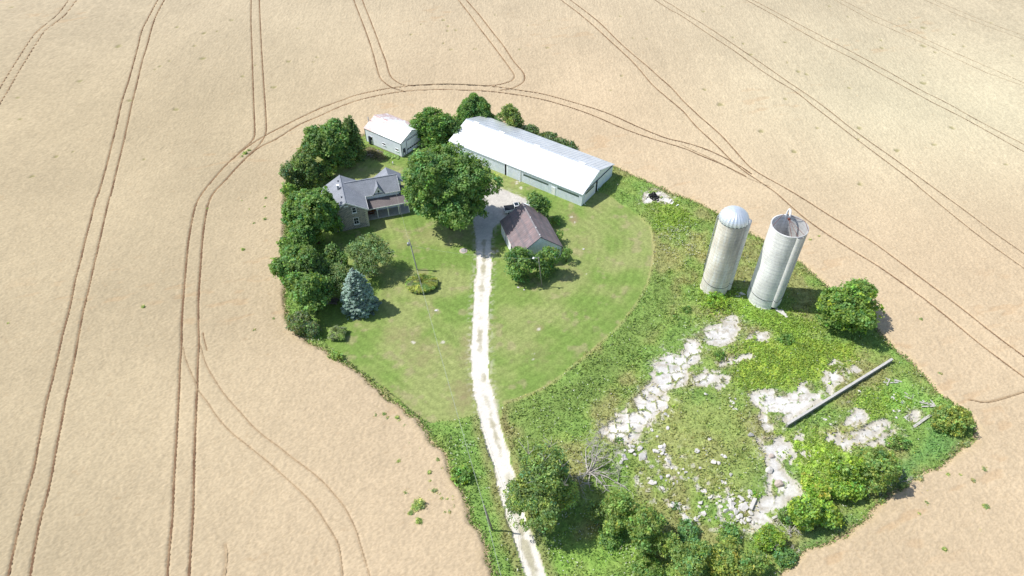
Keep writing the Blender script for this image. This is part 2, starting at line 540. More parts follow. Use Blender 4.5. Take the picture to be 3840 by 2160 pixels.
def sdf(poly, margin=4.0, far=-50.0):
    poly = np.array([p[:2] for p in poly])
    x0, y0 = poly.min(0) - margin; x1, y1 = poly.max(0) + margin
    b = block(x0, x1, y0, y1)
    x, y = X[b], Y[b]
    d2 = np.full(x.shape, 1e9, np.float32); ins = np.zeros(x.shape, bool)
    n = len(poly)
    for i in range(n):
        ax, ay = poly[i]; bx, by = poly[(i + 1) % n]
        ex, ey = bx - ax, by - ay
        t = np.clip(((x - ax) * ex + (y - ay) * ey) / (ex * ex + ey * ey + 1e-9), 0, 1)
        d2 = np.minimum(d2, (x - ax - t * ex) ** 2 + (y - ay - t * ey) ** 2)
        cr = (ay > y) != (by > y)
        if abs(ey) > 1e-9:
            ins ^= cr & (x < ex * (y - ay) / ey + ax)
    d = np.sqrt(d2)
    out = np.full(SH, far, np.float32)
    out[b] = np.where(ins, d, -d)
    return out


def smooth_line(pts, n=8):
    """Catmull-Rom through the survey points"""
    P = [np.array(p[:2]) for p in pts]
    if len(P) < 3: return P
    P = [2 * P[0] - P[1]] + P + [2 * P[-1] - P[-2]]
    out = []
    for i in range(1, len(P) - 2):
        for k in range(n):
            t = k / n
            out.append(0.5 * ((2 * P[i]) + (-P[i - 1] + P[i + 1]) * t + (2 * P[i - 1] - 5 * P[i] + 4 * P[i + 1] - P[i + 2]) * t * t
                              + (-P[i - 1] + 3 * P[i] - 3 * P[i + 1] + P[i + 2]) * t ** 3))
    out.append(P[-2])
    return out


def line_dist(D, pts, reach=1.6):
    for a, c in zip(pts[:-1], pts[1:]):
        b = block(min(a[0], c[0]) - reach, max(a[0], c[0]) + reach, min(a[1], c[1]) - reach, max(a[1], c[1]) + reach)
        x, y = X[b], Y[b]
        if x.size == 0: continue
        ex, ey = c[0] - a[0], c[1] - a[1]
        t = np.clip(((x - a[0]) * ex + (y - a[1]) * ey) / (ex * ex + ey * ey + 1e-9), 0, 1)
        D[b] = np.minimum(D[b], np.sqrt((x - a[0] - t * ex) ** 2 + (y - a[1] - t * ey) ** 2))


def sst(a, b, x):
    t = np.clip((x - a) / (b - a), 0, 1)
    return t * t * (3 - 2 * t)


z_tl = gz(0, 0, 0.4969); z_tm = gz(1280, 0, 0.4969); z_tr = gz(2560, 0, 0.4969)
z_ml = gz(0, 720, 0.4969); z_bl = gz(0, 1440, 0.4969)
z_yard = gz(2200, 1150, 0.697); z_tyre = gz(2380, 690, 0.14493); z_silo = gz(2600, 740, 0.30358)
z_lawn = gz(980, 800, 0.41408); z_low = gz(1400, 1400, 0.5244); z_barn = gz(1600, 400, 0.48309)
z_east = gz(3180, 1330, 0.24155); z_se = gz(2700, 1600, 0.38647); z_mid = gz(2200, 1400, 0.52434)

ISLAND = [gp(*p, 0.2) for p in [(1861, 2160), (1798, 2003), (1762, 1924), (1736, 1856), (1694, 1767), (1673, 1704), (1620, 1646), (1573, 1583), (1531, 1547), (1468, 1500), (1400, 1444)]]
ISLAND += [go(*p, 0.2) for p in [(880, 920), (832, 893), (790, 868), (752, 838), (728, 800), (718, 765), (722, 730), (718, 690), (720, 640), (720, 560), (722, 500), (730, 450), (748, 402), (788, 374),
    (818, 358), (860, 347), (905, 345), (930, 332), (1000, 312), (1045, 306), (1140, 300), (1230, 303), (1300, 322), (1345, 342), (1420, 372), (1500, 405), (1545, 420), (1580, 435)]]
ISLAND += [gp(*p, 0.2) for p in [(2400, 667), (2470, 702), (2545, 737), (2620, 768), (2690, 800), (2760, 845), (2835, 887), (2915, 935), (2994, 983), (3042, 1031), (3100, 1075), (3180, 1130), (3260, 1205), (3318, 1275), (3385, 1331),
    (3448, 1394), (3524, 1484), (3566, 1508), (3630, 1560), (3657, 1620), (3640, 1660), (3600, 1690), (3552, 1721), (3475, 1770), (3392, 1819), (3287, 1896), (3204, 1972), (3160, 2000), (3099, 2035), (3029, 2063), (2967, 2119), (2904, 2160), (2750, 2290), (2200, 2420), (1990, 2420)]]
ISLAND = smooth_line(ISLAND + [ISLAND[0]], 4)[:-1]
LAWN = [go(*p) for p in [(1269, 1012), (1330, 992), (1385, 965), (1440, 922), (1500, 872), (1555, 822), (1597, 770), (1627, 718), (1641, 668), (1645, 620), (1636, 572), (1600, 538), (1560, 512), (1530, 490), (1240, 420), (1150, 335), (1010, 352), (915, 368),
    (880, 385), (800, 470), (775, 560), (820, 600), (835, 680), (800, 740), (795, 800), (812, 858), (868, 908), (930, 952), (1000, 1003), (1052, 1052), (1080, 1064), (1140, 1058), (1196, 1045), (1215, 1065), (1248, 1165), (1275, 1250), (1290, 1250), (1268, 1150), (1255, 1080)]]
DRIVE_L = [(1319, 1449), (1296, 1380), (1277, 1315), (1262, 1260), (1247, 1200), (1237, 1166), (1222, 1120), (1211, 1080), (1200, 1030), (1187, 960), (1184, 900), (1186, 840), (1187, 786), (1192, 730), (1198, 676), (1197, 606), (1191, 560), (1176, 515), (1130, 468), (1085, 425), (1050, 398)]
DRIVE_R = [(1377, 1449), (1352, 1380), (1333, 1335), (1322, 1300), (1310, 1250), (1298, 1205), (1288, 1166), (1274, 1120), (1262, 1080), (1250, 1030), (1234, 960), (1230, 900), (1230, 840), (1230, 786), (1235, 730), (1238, 676), (1236, 606), (1242, 575), (1262, 552), (1300, 545), (1345, 535), (1350, 514), (1310, 494), (1262, 474), (1200, 445), (1140, 412), (1080, 378)]
DRIVE = [go(*p) for p in DRIVE_L] + [go(*p) for p in DRIVE_R[::-1]] + [go(1392, 1500), go(1335, 1500)]
DR_END = [go(1395, 1500), go(1337, 1500), go(1319, 1449), go(1377, 1449)]
DRIVE = [go(1340, 1510)] + [go(*p) for p in DRIVE_L] + [go(*p) for p in DRIVE_R[::-1]] + [go(1402, 1510)]
MIDLINE = [go((a[0] + b[0]) / 2, a[1]) for a, b in zip(DRIVE_L[:16], DRIVE_R[:16])]

TRAMS = []   # (points, half width, depth 0..1)


def tram(reader, pts, w=0.26, s=1.0):
    TRAMS.append((smooth_line([reader(*p, 0.5) for p in pts]), w, s))


z_full = lambda x, y, z=0.0: gp(x, y, z)
def j(*segs):
    out = []
    for rd, pts in segs: out += [rd(*p, 0.5) for p in pts]
    return out
def tram_j(segs, w=0.26, s=1.0): TRAMS.append((smooth_line(j(*segs)), w, s))


tram(z_tl, [(600, -130), (515, 0), (440, 100), (360, 170), (270, 245), (200, 340), (130, 450), (60, 560), (0, 660), (-80, 800)], 0.24, 0.8)
tram(z_tl, [(670, -130), (575, 0), (500, 100), (430, 160), (340, 230), (290, 300), (220, 410), (140, 540), (60, 680), (0, 780), (-70, 930)], 0.24, 0.8)
tram_j([(z_tl, [(1265, -110), (1190, 0), (1130, 110), (1070, 230), (1040, 350), (1000, 500), (960, 640), (920, 760), (880, 940), (840, 1100), (800, 1260)]), (z_ml, [(745, 0), (720, 60), (680, 220), (640, 370), (615, 480), (570, 650), (540, 800), (510, 930), (470, 1080), (430, 1260)]),
        (z_bl, [(385, 0), (350, 130), (330, 230), (285, 470), (250, 650), (200, 820), (150, 1030), (105, 1230), (60, 1449), (25, 1600)])], 0.27, 1.0)
tram_j([(z_tl, [(1310, -110), (1240, 0), (1190, 90), (1150, 190), (1110, 340), (1070, 470), (1030, 640), (990, 800), (960, 940), (930, 1080), (890, 1240)]), (z_ml, [(840, 0), (820, 60), (790, 190), (750, 370), (715, 520), (670, 720), (630, 880), (595, 1060), (560, 1260)]),
        (z_bl, [(520, 0), (490, 130), (460, 300), (420, 500), (390, 670), (350, 850), (300, 1030), (260, 1240), (225, 1449), (195, 1600)])], 0.27, 1.0)
tram(z_tl, [(1897, -130), (1895, 0), (1893, 150), (1900, 350), (1908, 600), (1915, 800), (1922, 980), (1910, 1050), (1850, 1110), (1800, 1150)], 0.26, 0.9)
tram(z_tl, [(1955, -130), (1957, 0), (1962, 150), (1975, 400), (1990, 640), (2003, 830), (2008, 980), (1985, 1050), (1940, 1110), (1880, 1165)], 0.26, 0.9)
OUTER = [(z_bl, [(1235, 1600), (1260, 1449), (1280, 1200), (1300, 1000), (1310, 750), (1325, 500), (1340, 230)]), (z_ml, [(1352, 1449), (1357, 1300), (1368, 1160), (1370, 1000), (1380, 830), (1395, 650), (1408, 500), (1420, 380), (1445, 230), (1475, 100), (1530, 0)]),
         (z_tl, [(1620, 1340), (1700, 1250), (1800, 1160), (1900, 1085), (1990, 1030), (2100, 970), (2250, 895), (2430, 810)])]
INNER = [(z_bl, [(1410, 1600), (1425, 1449), (1440, 1200), (1455, 960), (1463, 650), (1470, 400), (1480, 150)]), (z_ml, [(1488, 1449), (1492, 1280), (1500, 1130), (1496, 1000), (1497, 800), (1507, 640), (1518, 480), (1530, 330), (1548, 200), (1570, 90), (1615, 0)]),
         (z_tl, [(1700, 1360), (1790, 1260), (1870, 1180), (1960, 1110), (2100, 1040), (2250, 945), (2400, 880)])]
tram_j(OUTER, 0.29, 1.0); tram_j(INNER, 0.29, 1.0)
tram_j([(z_tl, [(2430, 810)]), (z_tm, [(0, 757), (120, 715), (300, 675), (480, 650), (640, 638), (800, 633), (1000, 641), (1180, 655), (1350, 680), (1530, 710), (1750, 770), (2000, 850), (2250, 960), (2450, 1040)]), (z_tr, [(0, 1070), (150, 1115), (300, 1180), (430, 1250), (520, 1310)])], 0.26, 0.85)
tram_j([(z_tl, [(2400, 880)]), (z_tm, [(0, 800), (130, 755), (300, 715), (480, 687), (700, 675), (900, 678), (1080, 685), (1300, 710), (1500, 745), (1700, 800), (1900, 870), (2120, 965), (2300, 1030)]), (z_tr, [(0, 1115), (120, 1165), (300, 1240), (480, 1330)])], 0.26, 0.85)
tram(z_tm, [(135, -130), (160, 0), (210, 130), (260, 260), (300, 370), (335, 460), (365, 560), (410, 610), (480, 640), (600, 641), (800, 633), (1000, 641), (1110, 645), (1200, 635), (1280, 610), (1305, 580), (1290, 540), (1240, 470), (1180, 390), (1120, 310), (1050, 220), (970, 110), (885, 0), (800, -120)], 0.25, 0.85)
tram(z_tm, [(65, -130), (95, 0), (140, 120), (185, 240), (230, 370), (265, 500), (290, 580), (330, 625), (385, 660), (480, 690)], 0.25, 0.85)
tram(z_tm, [(850, -130), (945, 0), (1040, 110), (1140, 240), (1220, 340), (1300, 460), (1360, 530), (1383, 575), (1370, 620), (1290, 665), (1200, 680)], 0.25, 0.85)
tram_j([(z_tm, [(1500, -120), (1660, 0), (1780, 90), (1900, 190), (2020, 300), (2130, 400), (2230, 500), (2340, 630), (2440, 720)]), (z_tr, [(0, 835), (100, 950), (250, 1090), (370, 1210), (480, 1300), (570, 1360)]),
        (z_full, [(2907, 720), (2955, 762), (3010, 810), (3070, 855), (3130, 895), (3200, 940), (3290, 995), (3370, 1050), (3480, 1130), (3580, 1210), (3690, 1300), (3840, 1412), (3960, 1500)])], 0.27, 0.75)
tram_j([(z_tm, [(1570, -120), (1730, 0), (1850, 90), (1960, 180), (2080, 300), (2190, 400), (2310, 500), (2410, 590), (2500, 670)]), (z_tr, [(0, 755), (120, 870), (280, 1010), (400, 1140), (500, 1250), (600, 1320), (700, 1375)]),
        (z_full, [(2972, 720), (3030, 755), (3100, 800), (3180, 850), (3270, 905), (3380, 985), (3480, 1060), (3600, 1150), (3720, 1245), (3840, 1335), (3960, 1425)])], 0.27, 0.75)
tram_j([(z_tm, [(2250, -90), (2370, 0), (2480, 72)]), (z_tr, [(0, 125), (200, 260), (400, 390), (550, 500), (700, 600), (850, 690), (1000, 810), (1170, 940), (1300, 1040), (1500, 1190), (1700, 1340)]), (z_full, [(3469, 720), (3560, 795), (3680, 890), (3840, 1005), (3960, 1090)])], 0.22, 0.6)
tram_j([(z_tm, [(2310, -80), (2430, 0), (2500, 40)]), (z_tr, [(0, 90), (200, 210), (400, 345), (600, 480), (800, 620), (950, 720), (1100, 830), (1250, 950), (1400, 1060), (1600, 1200), (1750, 1310)]), (z_full, [(3524, 720), (3620, 790), (3740, 880), (3840, 950), (3960, 1040)])], 0.22, 0.6)
tram(z_tr, [(250, -120), (480, 0), (700, 120), (900, 240), (1100, 350), (1300, 450), (1500, 560), (1700, 670), (1900, 780), (2100, 880), (2300, 990), (2576, 1145), (2800, 1270)], 0.22, 0.5)
tram(z_tr, [(290, -120), (530, 0), (750, 115), (950, 220), (1150, 325), (1350, 430), (1550, 540), (1800, 680), (2000, 780), (2250, 920), (2576, 1090), (2800, 1210)], 0.22, 0.5)
tram(z_tr, [(920, -120), (1150, 0), (1400, 140), (1600, 230), (1850, 340), (2100, 460), (2300, 550), (2576, 650), (2800, 740)], 0.18, 0.3)
tram(z_tr, [(970, -110), (1200, 0), (1450, 120), (1700, 230), (1950, 350), (2200, 460), (2576, 625), (2800, 715)], 0.18, 0.3)
tram(z_tr, [(1580, -110), (1830, 0), (2050, 100), (2250, 180), (2576, 300), (2800, 380)], 0.18, 0.28)
tram(z_tr, [(1640, -110), (1900, 0), (2120, 95), (2330, 180), (2576, 268), (2800, 350)], 0.18, 0.28)
tram_j([(z_ml, [(1380, 1170), (1400, 1260), (1440, 1360)]), (z_bl, [(1480, 0), (1490, 40), (1560, 130), (1640, 250), (1740, 360), (1840, 440), (1950, 530), (2060, 620), (2170, 720), (2280, 820), (2380, 930), (2460, 1050), (2510, 1130), (2560, 1240), (2585, 1449), (2590, 1600)])], 0.2, 0.55)
tram_j([(z_ml, [(1510, 1150), (1550, 1290)]), (z_bl, [(1640, 0), (1720, 110), (1820, 220), (1900, 310), (1990, 390), (2100, 470), (2200, 550), (2320, 640), (2430, 730), (2520, 830), (2600, 930), (2680, 1090), (2730, 1250), (2790, 1449), (2830, 1600)])], 0.2, 0.55)
tram(z_ml, [(1530, 1060), (1540, 1110), (1560, 1195)], 0.16, 0.9)
tram(lambda x, y, z=0: go(x, y, z), [(2440, 1005), (2490, 1010), (2576, 985), (2640, 960)], 0.3, 0.6)
tram(z_full, [(2890, 700), (2800, 665), (2700, 610), (2560, 545)], 0.2, 0.3)
tram(z_bl, [(1700, 1210), (1710, 1320), (1690, 1460)], 0.55, 0.35)
TD = np.full(SH, 9.0, np.float32); TW = np.zeros(SH, np.float32)
for pts, w, s in TRAMS:
    D = np.full(SH, 9.0, np.float32) if False else None
    lo = np.min(pts, 0) - 2; hi = np.max(pts, 0) + 2
    old = TD.copy() if False else None
    # carve straight into the running mask
    tmp = np.full(SH, 9.0, np.float32)
    line_dist(tmp, pts)
    b = block(lo[0], hi[0], lo[1], hi[1])
    wob = w * 0.66 * (0.75 + 0.5 * vn(X[b], Y[b], 0.7, 91))
    TW[b] = np.maximum(TW[b], s * (1 - sst(wob * 0.55, wob * 1.35, tmp[b])))

isl = sdf(ISLAND, 6.0)
edge_n = (vn(X, Y, 2.2, 5, 3) - 0.5) * 1.5
in_isl = (isl + edge_n * 0.8) > 0
lawn_d = sdf(LAWN, 6.0)
in_lawn = (lawn_d + (vn(X, Y, 1.0, 8, 2) - 0.5) * 0.35) > 0
drive_d = sdf(DRIVE, 5.0)
in_drive = (drive_d + (vn(X, Y, 2.3, 31, 2) - 0.5) * 0.6 - 0.05) > 0

PAD_Z = [
    [(730, 80), (760, 60), (800, 55), (806, 85), (740, 95)],
    [(660, 115), (720, 100), (790, 95), (820, 130), (770, 160), (790, 180), (720, 210), (660, 200), (620, 170), (600, 150)],
    [(530, 190), (590, 185), (612, 230), (600, 290), (540, 330), (530, 420), (440, 440), (400, 470), (330, 490), (280, 530), (250, 520), (300, 460), (370, 400), (360, 370), (380, 300), (440, 255), (500, 270), (540, 230)],
    [(400, 470), (430, 500), (430, 540), (360, 600), (330, 650), (275, 670), (270, 720), (210, 750), (120, 720), (70, 690), (110, 650), (200, 600), (160, 590), (230, 560), (290, 500)],
    [(560, 405), (640, 350), (700, 355), (690, 400), (640, 430), (580, 425)], [(700, 440), (720, 380), (765, 385), (730, 430)],
    [(870, 180), (910, 145), (970, 145), (960, 175), (880, 200)], [(720, 320), (820, 270), (890, 265), (800, 300)],
    [(880, 480), (940, 455), (1040, 445), (1060, 490), (1130, 460), (1150, 420), (1200, 415), (1190, 480), (1310, 450), (1300, 470), (1180, 550), (1100, 600), (1030, 610), (1000, 590), (1000, 660), (960, 670), (930, 610), (960, 560), (900, 520)],
    [(1280, 350), (1330, 290), (1405, 350), (1310, 440), (1270, 400), (1300, 380)], [(1430, 325), (1475, 345), (1430, 350)],
    [(1030, 600), (1100, 570), (1110, 600), (1080, 625)],
    [(920, 730), (960, 730), (1090, 745), (1100, 790), (1060, 820), (1030, 830), (1040, 870), (1055, 910), (1130, 960), (1150, 1010), (1110, 1045), (1060, 1040), (1060, 1110), (1000, 1150), (900, 1195), (870, 1160), (910, 1110), (890, 1070), (980, 1020), (985, 900), (965, 800), (950, 770)],
    [(1100, 820), (1140, 780), (1190, 800), (1170, 830), (1090, 840)], [(1390, 640), (1440, 560), (1490, 560), (1500, 600), (1440, 640)],
    [(1430, 690), (1600, 610), (1620, 640), (1500, 720), (1440, 730)], [(1340, 740), (1390, 705), (1425, 740), (1380, 775)],
    [(1560, 730), (1600, 690), (1650, 670), (1665, 695), (1600, 740)], [(1740, 590), (1780, 575), (1785, 605), (1750, 615)], [(1510, 740), (1550, 730), (1540, 750)],
    [(1290, 720), (1310, 690), (1350, 690), (1330, 715)], [(1190, 990), (1230, 980), (1210, 1005)], [(1010, 720), (1050, 712), (1040, 740), (1015, 745)], [(1110, 715), (1150, 695), (1150, 720)]]
PADS = [[z_yard(*p) for p in q] for q in PAD_Z]
PADS.append([z_tyre(*p) for p in [(240, 330), (290, 250), (430, 190), (560, 195), (720, 235), (860, 330), (930, 430), (950, 560), (870, 520), (700, 480), (560, 450), (400, 470), (340, 530), (260, 470)]])
pad = np.full(SH, -9.0, np.float32)
for q in PADS: pad = np.maximum(pad, sdf(q, 3.0, -9.0))


def cells(x, y, size, seed):
    """cellular pattern: distance to the border between neighbouring cells, and a value per cell"""
    gx, gy = np.floor(x / size), np.floor(y / size)
    f1 = np.full(x.shape, 9e9, np.float32); f2 = f1.copy(); idv = np.zeros(x.shape, np.float32)
    for di in (-1, 0, 1):
        for dj in (-1, 0, 1):
            i, k = gx + di, gy + dj
            px = (i + 0.15 + 0.7 * hash2(i, k, seed)) * size; py = (k + 0.15 + 0.7 * hash2(i, k, seed + 5)) * size
            d = np.sqrt((x - px) ** 2 + (y - py) ** 2)
            c = d < f1
            f2 = np.where(c, f1, np.minimum(f2, d)); idv = np.where(c, hash2(i, k, seed + 9), idv); f1 = np.where(c, d, f1)
    return (f2 - f1), idv


yb = block(-5, 95, 40, 135)
crack = np.full(SH, 9.0, np.float32); cid = np.zeros(SH, np.float32)
cx_, cy_ = X[yb] + 2.2 * (vn(X[yb], Y[yb], 2.4, 41, 3) - 0.5), Y[yb] + 2.2 * (vn(X[yb], Y[yb], 2.4, 42, 3) - 0.5)
crack[yb], cid[yb] = cells(cx_, cy_, 2.1, 3)
gap_n = vn(X, Y, 1.6, 55, 3)
in_pad = (pad + (vn(X, Y, 0.9, 21, 3) - 0.5) * 1.0 > -0.38) & (crack > (0.07 + 0.27 * sst(0.42, 0.74, gap_n)) * np.where(X > go(1830, 1000)[0], 0.25, 1.0))
in_pad &= ~((cid > 0.9) & (pad < 1.2))

zone = np.where(in_drive & (isl > -3), 3, np.where(~in_isl, 0, np.where(in_lawn, 1, np.where(in_pad, 4, 2)))).astype(np.int8)

# --- heights
wheat_big = vn(X, Y, 9.0, 61, 2); wheat_mid = vn(X, Y, 1.7, 62, 2)
white_n = rng.random(SH, dtype=np.float32)


def soft(a):
    a = (np.roll(a, 1, 0) + 2 * a + np.roll(a, -1, 0)) / 4
    return (np.roll(a, 1, 1) + 2 * a + np.roll(a, -1, 1)) / 4


wheat_fine = np.clip(0.5 + (soft(rng.random(SH, dtype=np.float32)) - 0.5) * 2.3, 0, 1)
lodge = vn(X * 0.45 + Y * 0.25, Y * 1.5 - X * 0.5, 2.6, 64, 3)          # flattened, combed patches
lodge_zone = np.clip(sst(16, 0, -isl) * sst(15, 45, X) * 0.55 + sst(0.60, 0.8, vn(X, Y, 24, 66, 2)) * 0.45, 0, 1)
lodge_m = sst(0.62, 0.76, lodge) * lodge_zone * 0.8
far_k = np.clip((Y - 60) / 140, 0, 1)
hz = np.zeros(SH, np.float32)
hf = 0.50 + 0.03 * (wheat_mid - 0.5) + 0.03 * (wheat_fine - 0.5) + 0.13 * (white_n - 0.5) + 0.05 * (wheat_big - 0.5)
hf = hf - 0.26 * TW - 0.2 * lodge_m
hf *= sst(-0.1, 0.9, -(isl + edge_n * 0.8))
hl = 0.03 + 0.06 * (vn(X, Y, 0.5, 71, 2) - 0.5) + 0.035 * (white_n - 0.5) + 0.03 * (vn(X, Y, 4, 72, 2) - 0.5)
hm = 0.10 + 0.34 * (vn(X, Y, 0.8, 73, 3) - 0.3) + 0.10 * (white_n - 0.5) + 0.5 * (vn(X, Y, 6, 74, 2) - 0.4)
hm = np.maximum(hm, 0.02)
ruts = 0.0
hd = 0.0 + 0.035 * (white_n - 0.5) + 0.03 * (vn(X, Y, 1.2, 75, 2) - 0.5)
hp = 0.05 + 0.015 * (white_n - 0.5) + 0.03 * (cid - 0.5)
hz = np.select([zone == 0, zone == 1, zone == 2, zone == 3, zone == 4], [hf, hl, hm, hd, hp]).astype(np.float32)
flat_far = (np.abs(X) > 260) | (Y > 320) | (Y < 20)
hz = np.where(flat_far, 0.5, hz)

# mound of the old barn bank: gentle rise
mc = go(1720, 1150); md = np.sqrt(((X - mc[0]) / 12) ** 2 + ((Y - mc[1]) / 9) ** 2)
MOUND = 1.1 * np.exp(-md ** 2 * 1.3)
hz += np.where(in_isl, MOUND, 0).astype(np.float32)


def ground_z(x, y):
    i = min(max(np.searchsorted(YS, y), 0), SH[0] - 1); k = min(max(np.searchsorted(XS, x), 0), SH[1] - 1)
    return float(hz[i, k])


# --- colours (linear albedo)
def lerp3(a, b, t):
    return a + (b - a) * t[..., None]


C = np.zeros(SH + (3,), np.float32)
A = lambda *c: np.array(c, np.float32)
# wheat
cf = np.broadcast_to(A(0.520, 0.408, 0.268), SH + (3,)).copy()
cf = lerp3(cf, A(0.405, 0.335, 0.215), sst(-10, -75, X) * 0.75)                  # darker, greener straw to the west: vignetting painted in
cf = lerp3(cf, A(0.56, 0.50, 0.34), sst(20, 110, X) * sst(100, 170, Y) * 0.9)     # pale far east: haze painted into the straw colour
cf = lerp3(cf, A(0.475, 0.395, 0.272), sst(150, 240, Y) * 0.7)  # washed-out tint with distance: haze painted into the wheat colour
cf *= (0.87 + 0.26 * vn(X, Y, 22, 81, 4))[..., None]
cf *= (0.955 + 0.09 * wheat_fine)[..., None]
cf *= (0.96 + 0.08 * wheat_mid)[..., None]
rows = vn(X * 1.0 + 0.03 * Y, Y * 0.012, 0.55, 82) * .6 + .4 * vn(X + 0.03 * Y, Y * .01, 2.4, 85)                                                    # faint drill rows
cf *= (0.955 + 0.09 * rows)[..., None]
cf *= (0.88 + 0.24 * white_n)[..., None]
cf = lerp3(cf, A(0.46, 0.29, 0.15), lodge_m * 0.75)
sp_n = vn(X, Y, 0.9, 83, 2)
cf = lerp3(cf, A(0.40, 0.28, 0.16), sst(0.78, 0.95, sp_n) * 0.35)
cf = lerp3(cf, A(0.36, 0.23, 0.13), np.clip(TW * 0.7, 0, 1))
edge_w = sst(2.2, 0.2, -(isl + edge_n * 0.8)) * (zone == 0)
cf = lerp3(cf, A(0.50, 0.39, 0.24), edge_w * 0.6 * sst(0.4, 0.6, vn(X, Y, 1.5, 84, 2)))
# dips of green under-growth far out in the wheat
DIPS = [(z_tl, [(895, 348, 1.4), (1275, 458, .7), (1205, 500, .7), (1170, 524, .6), (1530, 440, 1.2), (1465, 346, .7), (1338, 204, .8), (1830, 573, .9), (2065, 655, 1.0), (1325, 823, 1.1), (600, 612, 1.0), (135, 735, .7), (145, 900, .7), (985, 755, .9), (2390, 432, .7), (2365, 465, .6), (2175, 462, .9), (240, 1330, .7), (425, 1180, .7), (550, 1143, .6), (1085, 1200, .5), (85, 55, .8), (1750, 150, .9), (1540, 250, .9), (1640, 235, .6), (2245, 212, .6), (1925, 492, .5)]),
        (z_tm, [(770, 152, .9), (525, 258, .8), (805, 195, .6), (800, 232, .6), (865, 226, .7), (770, 323, .6), (825, 375, .8), (1010, 368, .7), (1345, 372, .6), (1555, 358, .8), (1405, 188, .6), (1570, 155, .5), (2105, 123, .9), (2305, 290, .7), (2115, 570, .6), (2200, 285, .5), (1160, 110, .5), (600, 183, .5), (2030, 680, .5)]),
        (z_tr, [(155, 85, .9), (300, 50, .9), (380, 280, .7), (455, 327, .7), (515, 410, .7), (775, 317, .8), (870, 537, .8), (935, 560, .9), (165, 675, .8), (285, 785, 1.2), (775, 743, .7), (590, 987, .9), (840, 1140, .9), (1250, 127, .7), (1715, 163, .6), (1815, 207, 1.1), (1815, 345, 1.0), (2050, 257, .7), (1505, 360, .8), (1495, 302, .6), (1815, 625, 1.1), (1815, 565, .7), (2035, 963, .9), (1335, 965, .9), (1325, 1047, .7), (1900, 1088, .7), (1620, 1135, .9), (1340, 1385, 1.0), (2125, 348, .7), (1905, 390, .7), (1255, 662, .7), (1110, 45, .7), (2440, 1240, .7), (2490, 418, .6), (2330, 172, .7), (1020, 963, .6), (790, 470, .6)])]
dipm = np.zeros(SH, np.float32)
for rd, L in DIPS:
    for a, b_, r in L:
        p = rd(a, b_, 0.5); r = r * 0.75; bl = block(p[0] - 3 * r, p[0] + 3 * r, p[1] - 3 * r, p[1] + 3 * r)
        x, y = X[bl] - p[0], Y[bl] - p[1]
        d = np.sqrt(x * x + (y * 1.0) ** 2) / r + (vn(X[bl], Y[bl], 0.6, 95) - 0.5) * 0.9
        dipm[bl] = np.maximum(dipm[bl], 1 - sst(0.5, 1.25, d))
cf = lerp3(cf, A(0.27, 0.25, 0.11), dipm * 0.75)
hz -= np.where(zone == 0, 0.22 * dipm, 0)
# mown lawn
cl = np.broadcast_to(A(0.210, 0.280, 0.077), SH + (3,)).copy()
ln = vn(X, Y, 7, 101, 3); ln2 = vn(X, Y, 2.2, 102, 3)
cl = lerp3(cl, A(0.285, 0.315, 0.118), sst(0.42, 0.68, ln) * 0.8)
cl = lerp3(cl, A(0.160, 0.255, 0.055), sst(0.55, 0.30, ln) * 0.7)
cl = lerp3(cl, A(0.33, 0.29, 0.16), sst(0.62, 0.8, ln2) * 0.55)
mow = np.sin((lawn_d) * 2 * math.pi / 1.6)
cl *= (1 + 0.06 * mow * sst(0, 3, lawn_d))[..., None]
cl *= (0.82 + 0.36 * vn(X, Y, 0.45, 103, 2))[..., None]
cl *= (0.88 + 0.24 * white_n)[..., None]
# worn and bare places on the lawn
for (ox, oy, r, s) in [(1185, 900, 2.4, .55), (1170, 980, 2.6, .6), (1160, 1020, 2.5, .5), (1180, 860, 1.8, .5), (1120, 880, 2.0, .3), (1215 + 30, 800, .9, .5), (1440, 545, 1.5, .75), (1445, 555, .9, .9), (1300, 460, 2.0, .5), (1345, 470, 1.6, .5), (1245, 630, 1.0, .8), (1250, 590, .8, .6), (1470, 610, 2.5, .3), (1435, 690, 3, .35), (1350, 890, 3, .3), (1355, 825, 1.2, .5), (1310, 720, .8, .4), (1070, 590, 3, .3), (1000, 840, 3, .3), (1045, 860, 3.5, .35), (1062, 900, 2.5, .4), (1010, 620, 2, .3), (1250, 480, 1.6, .5), (1500, 520, 1.4, .3)]:
    p = go(ox, oy); d = np.sqrt((X - p[0]) ** 2 + (Y - p[1]) ** 2) / r + (vn(X, Y, 0.9, 104, 2) - 0.5) * 1.2
    cl = lerp3(cl, A(0.27, 0.225, 0.12), (1 - sst(0.2, 1.2, d)) * s)
for (ox, oy, r) in [(1440, 546, .55), (1447, 560, .45), (1098, 780, .35), (1115, 862, .5), (1040, 862, .4), (1244, 632, .7), (1355, 828, .35), (1345, 890, .4), (1340, 905, .35), (1475, 690, .3), (1300, 460, .6), (1310, 473, .5)]:
    p = go(ox, oy); d = np.sqrt((X - p[0]) ** 2 + (Y - p[1]) ** 2) / r + (vn(X, Y, 0.5, 105, 2) - 0.5) * 2.2
    cl = lerp3(cl, A(0.6, 0.56, 0.48), (1 - sst(0.3, 0.9, d)) * 0.8)
gravel_edge = sst(-1.3, 0.1, drive_d) * sst(0.50, 0.62, vn(X, Y, 0.45, 106, 2))
cl = lerp3(cl, A(0.55, 0.51, 0.42), gravel_edge * 0.5)
dry = sst(0.75, 0.0, lawn_d) * sst(25, 32, X - 0 * Y + 40 * (lawn_d * 0)) if False else None
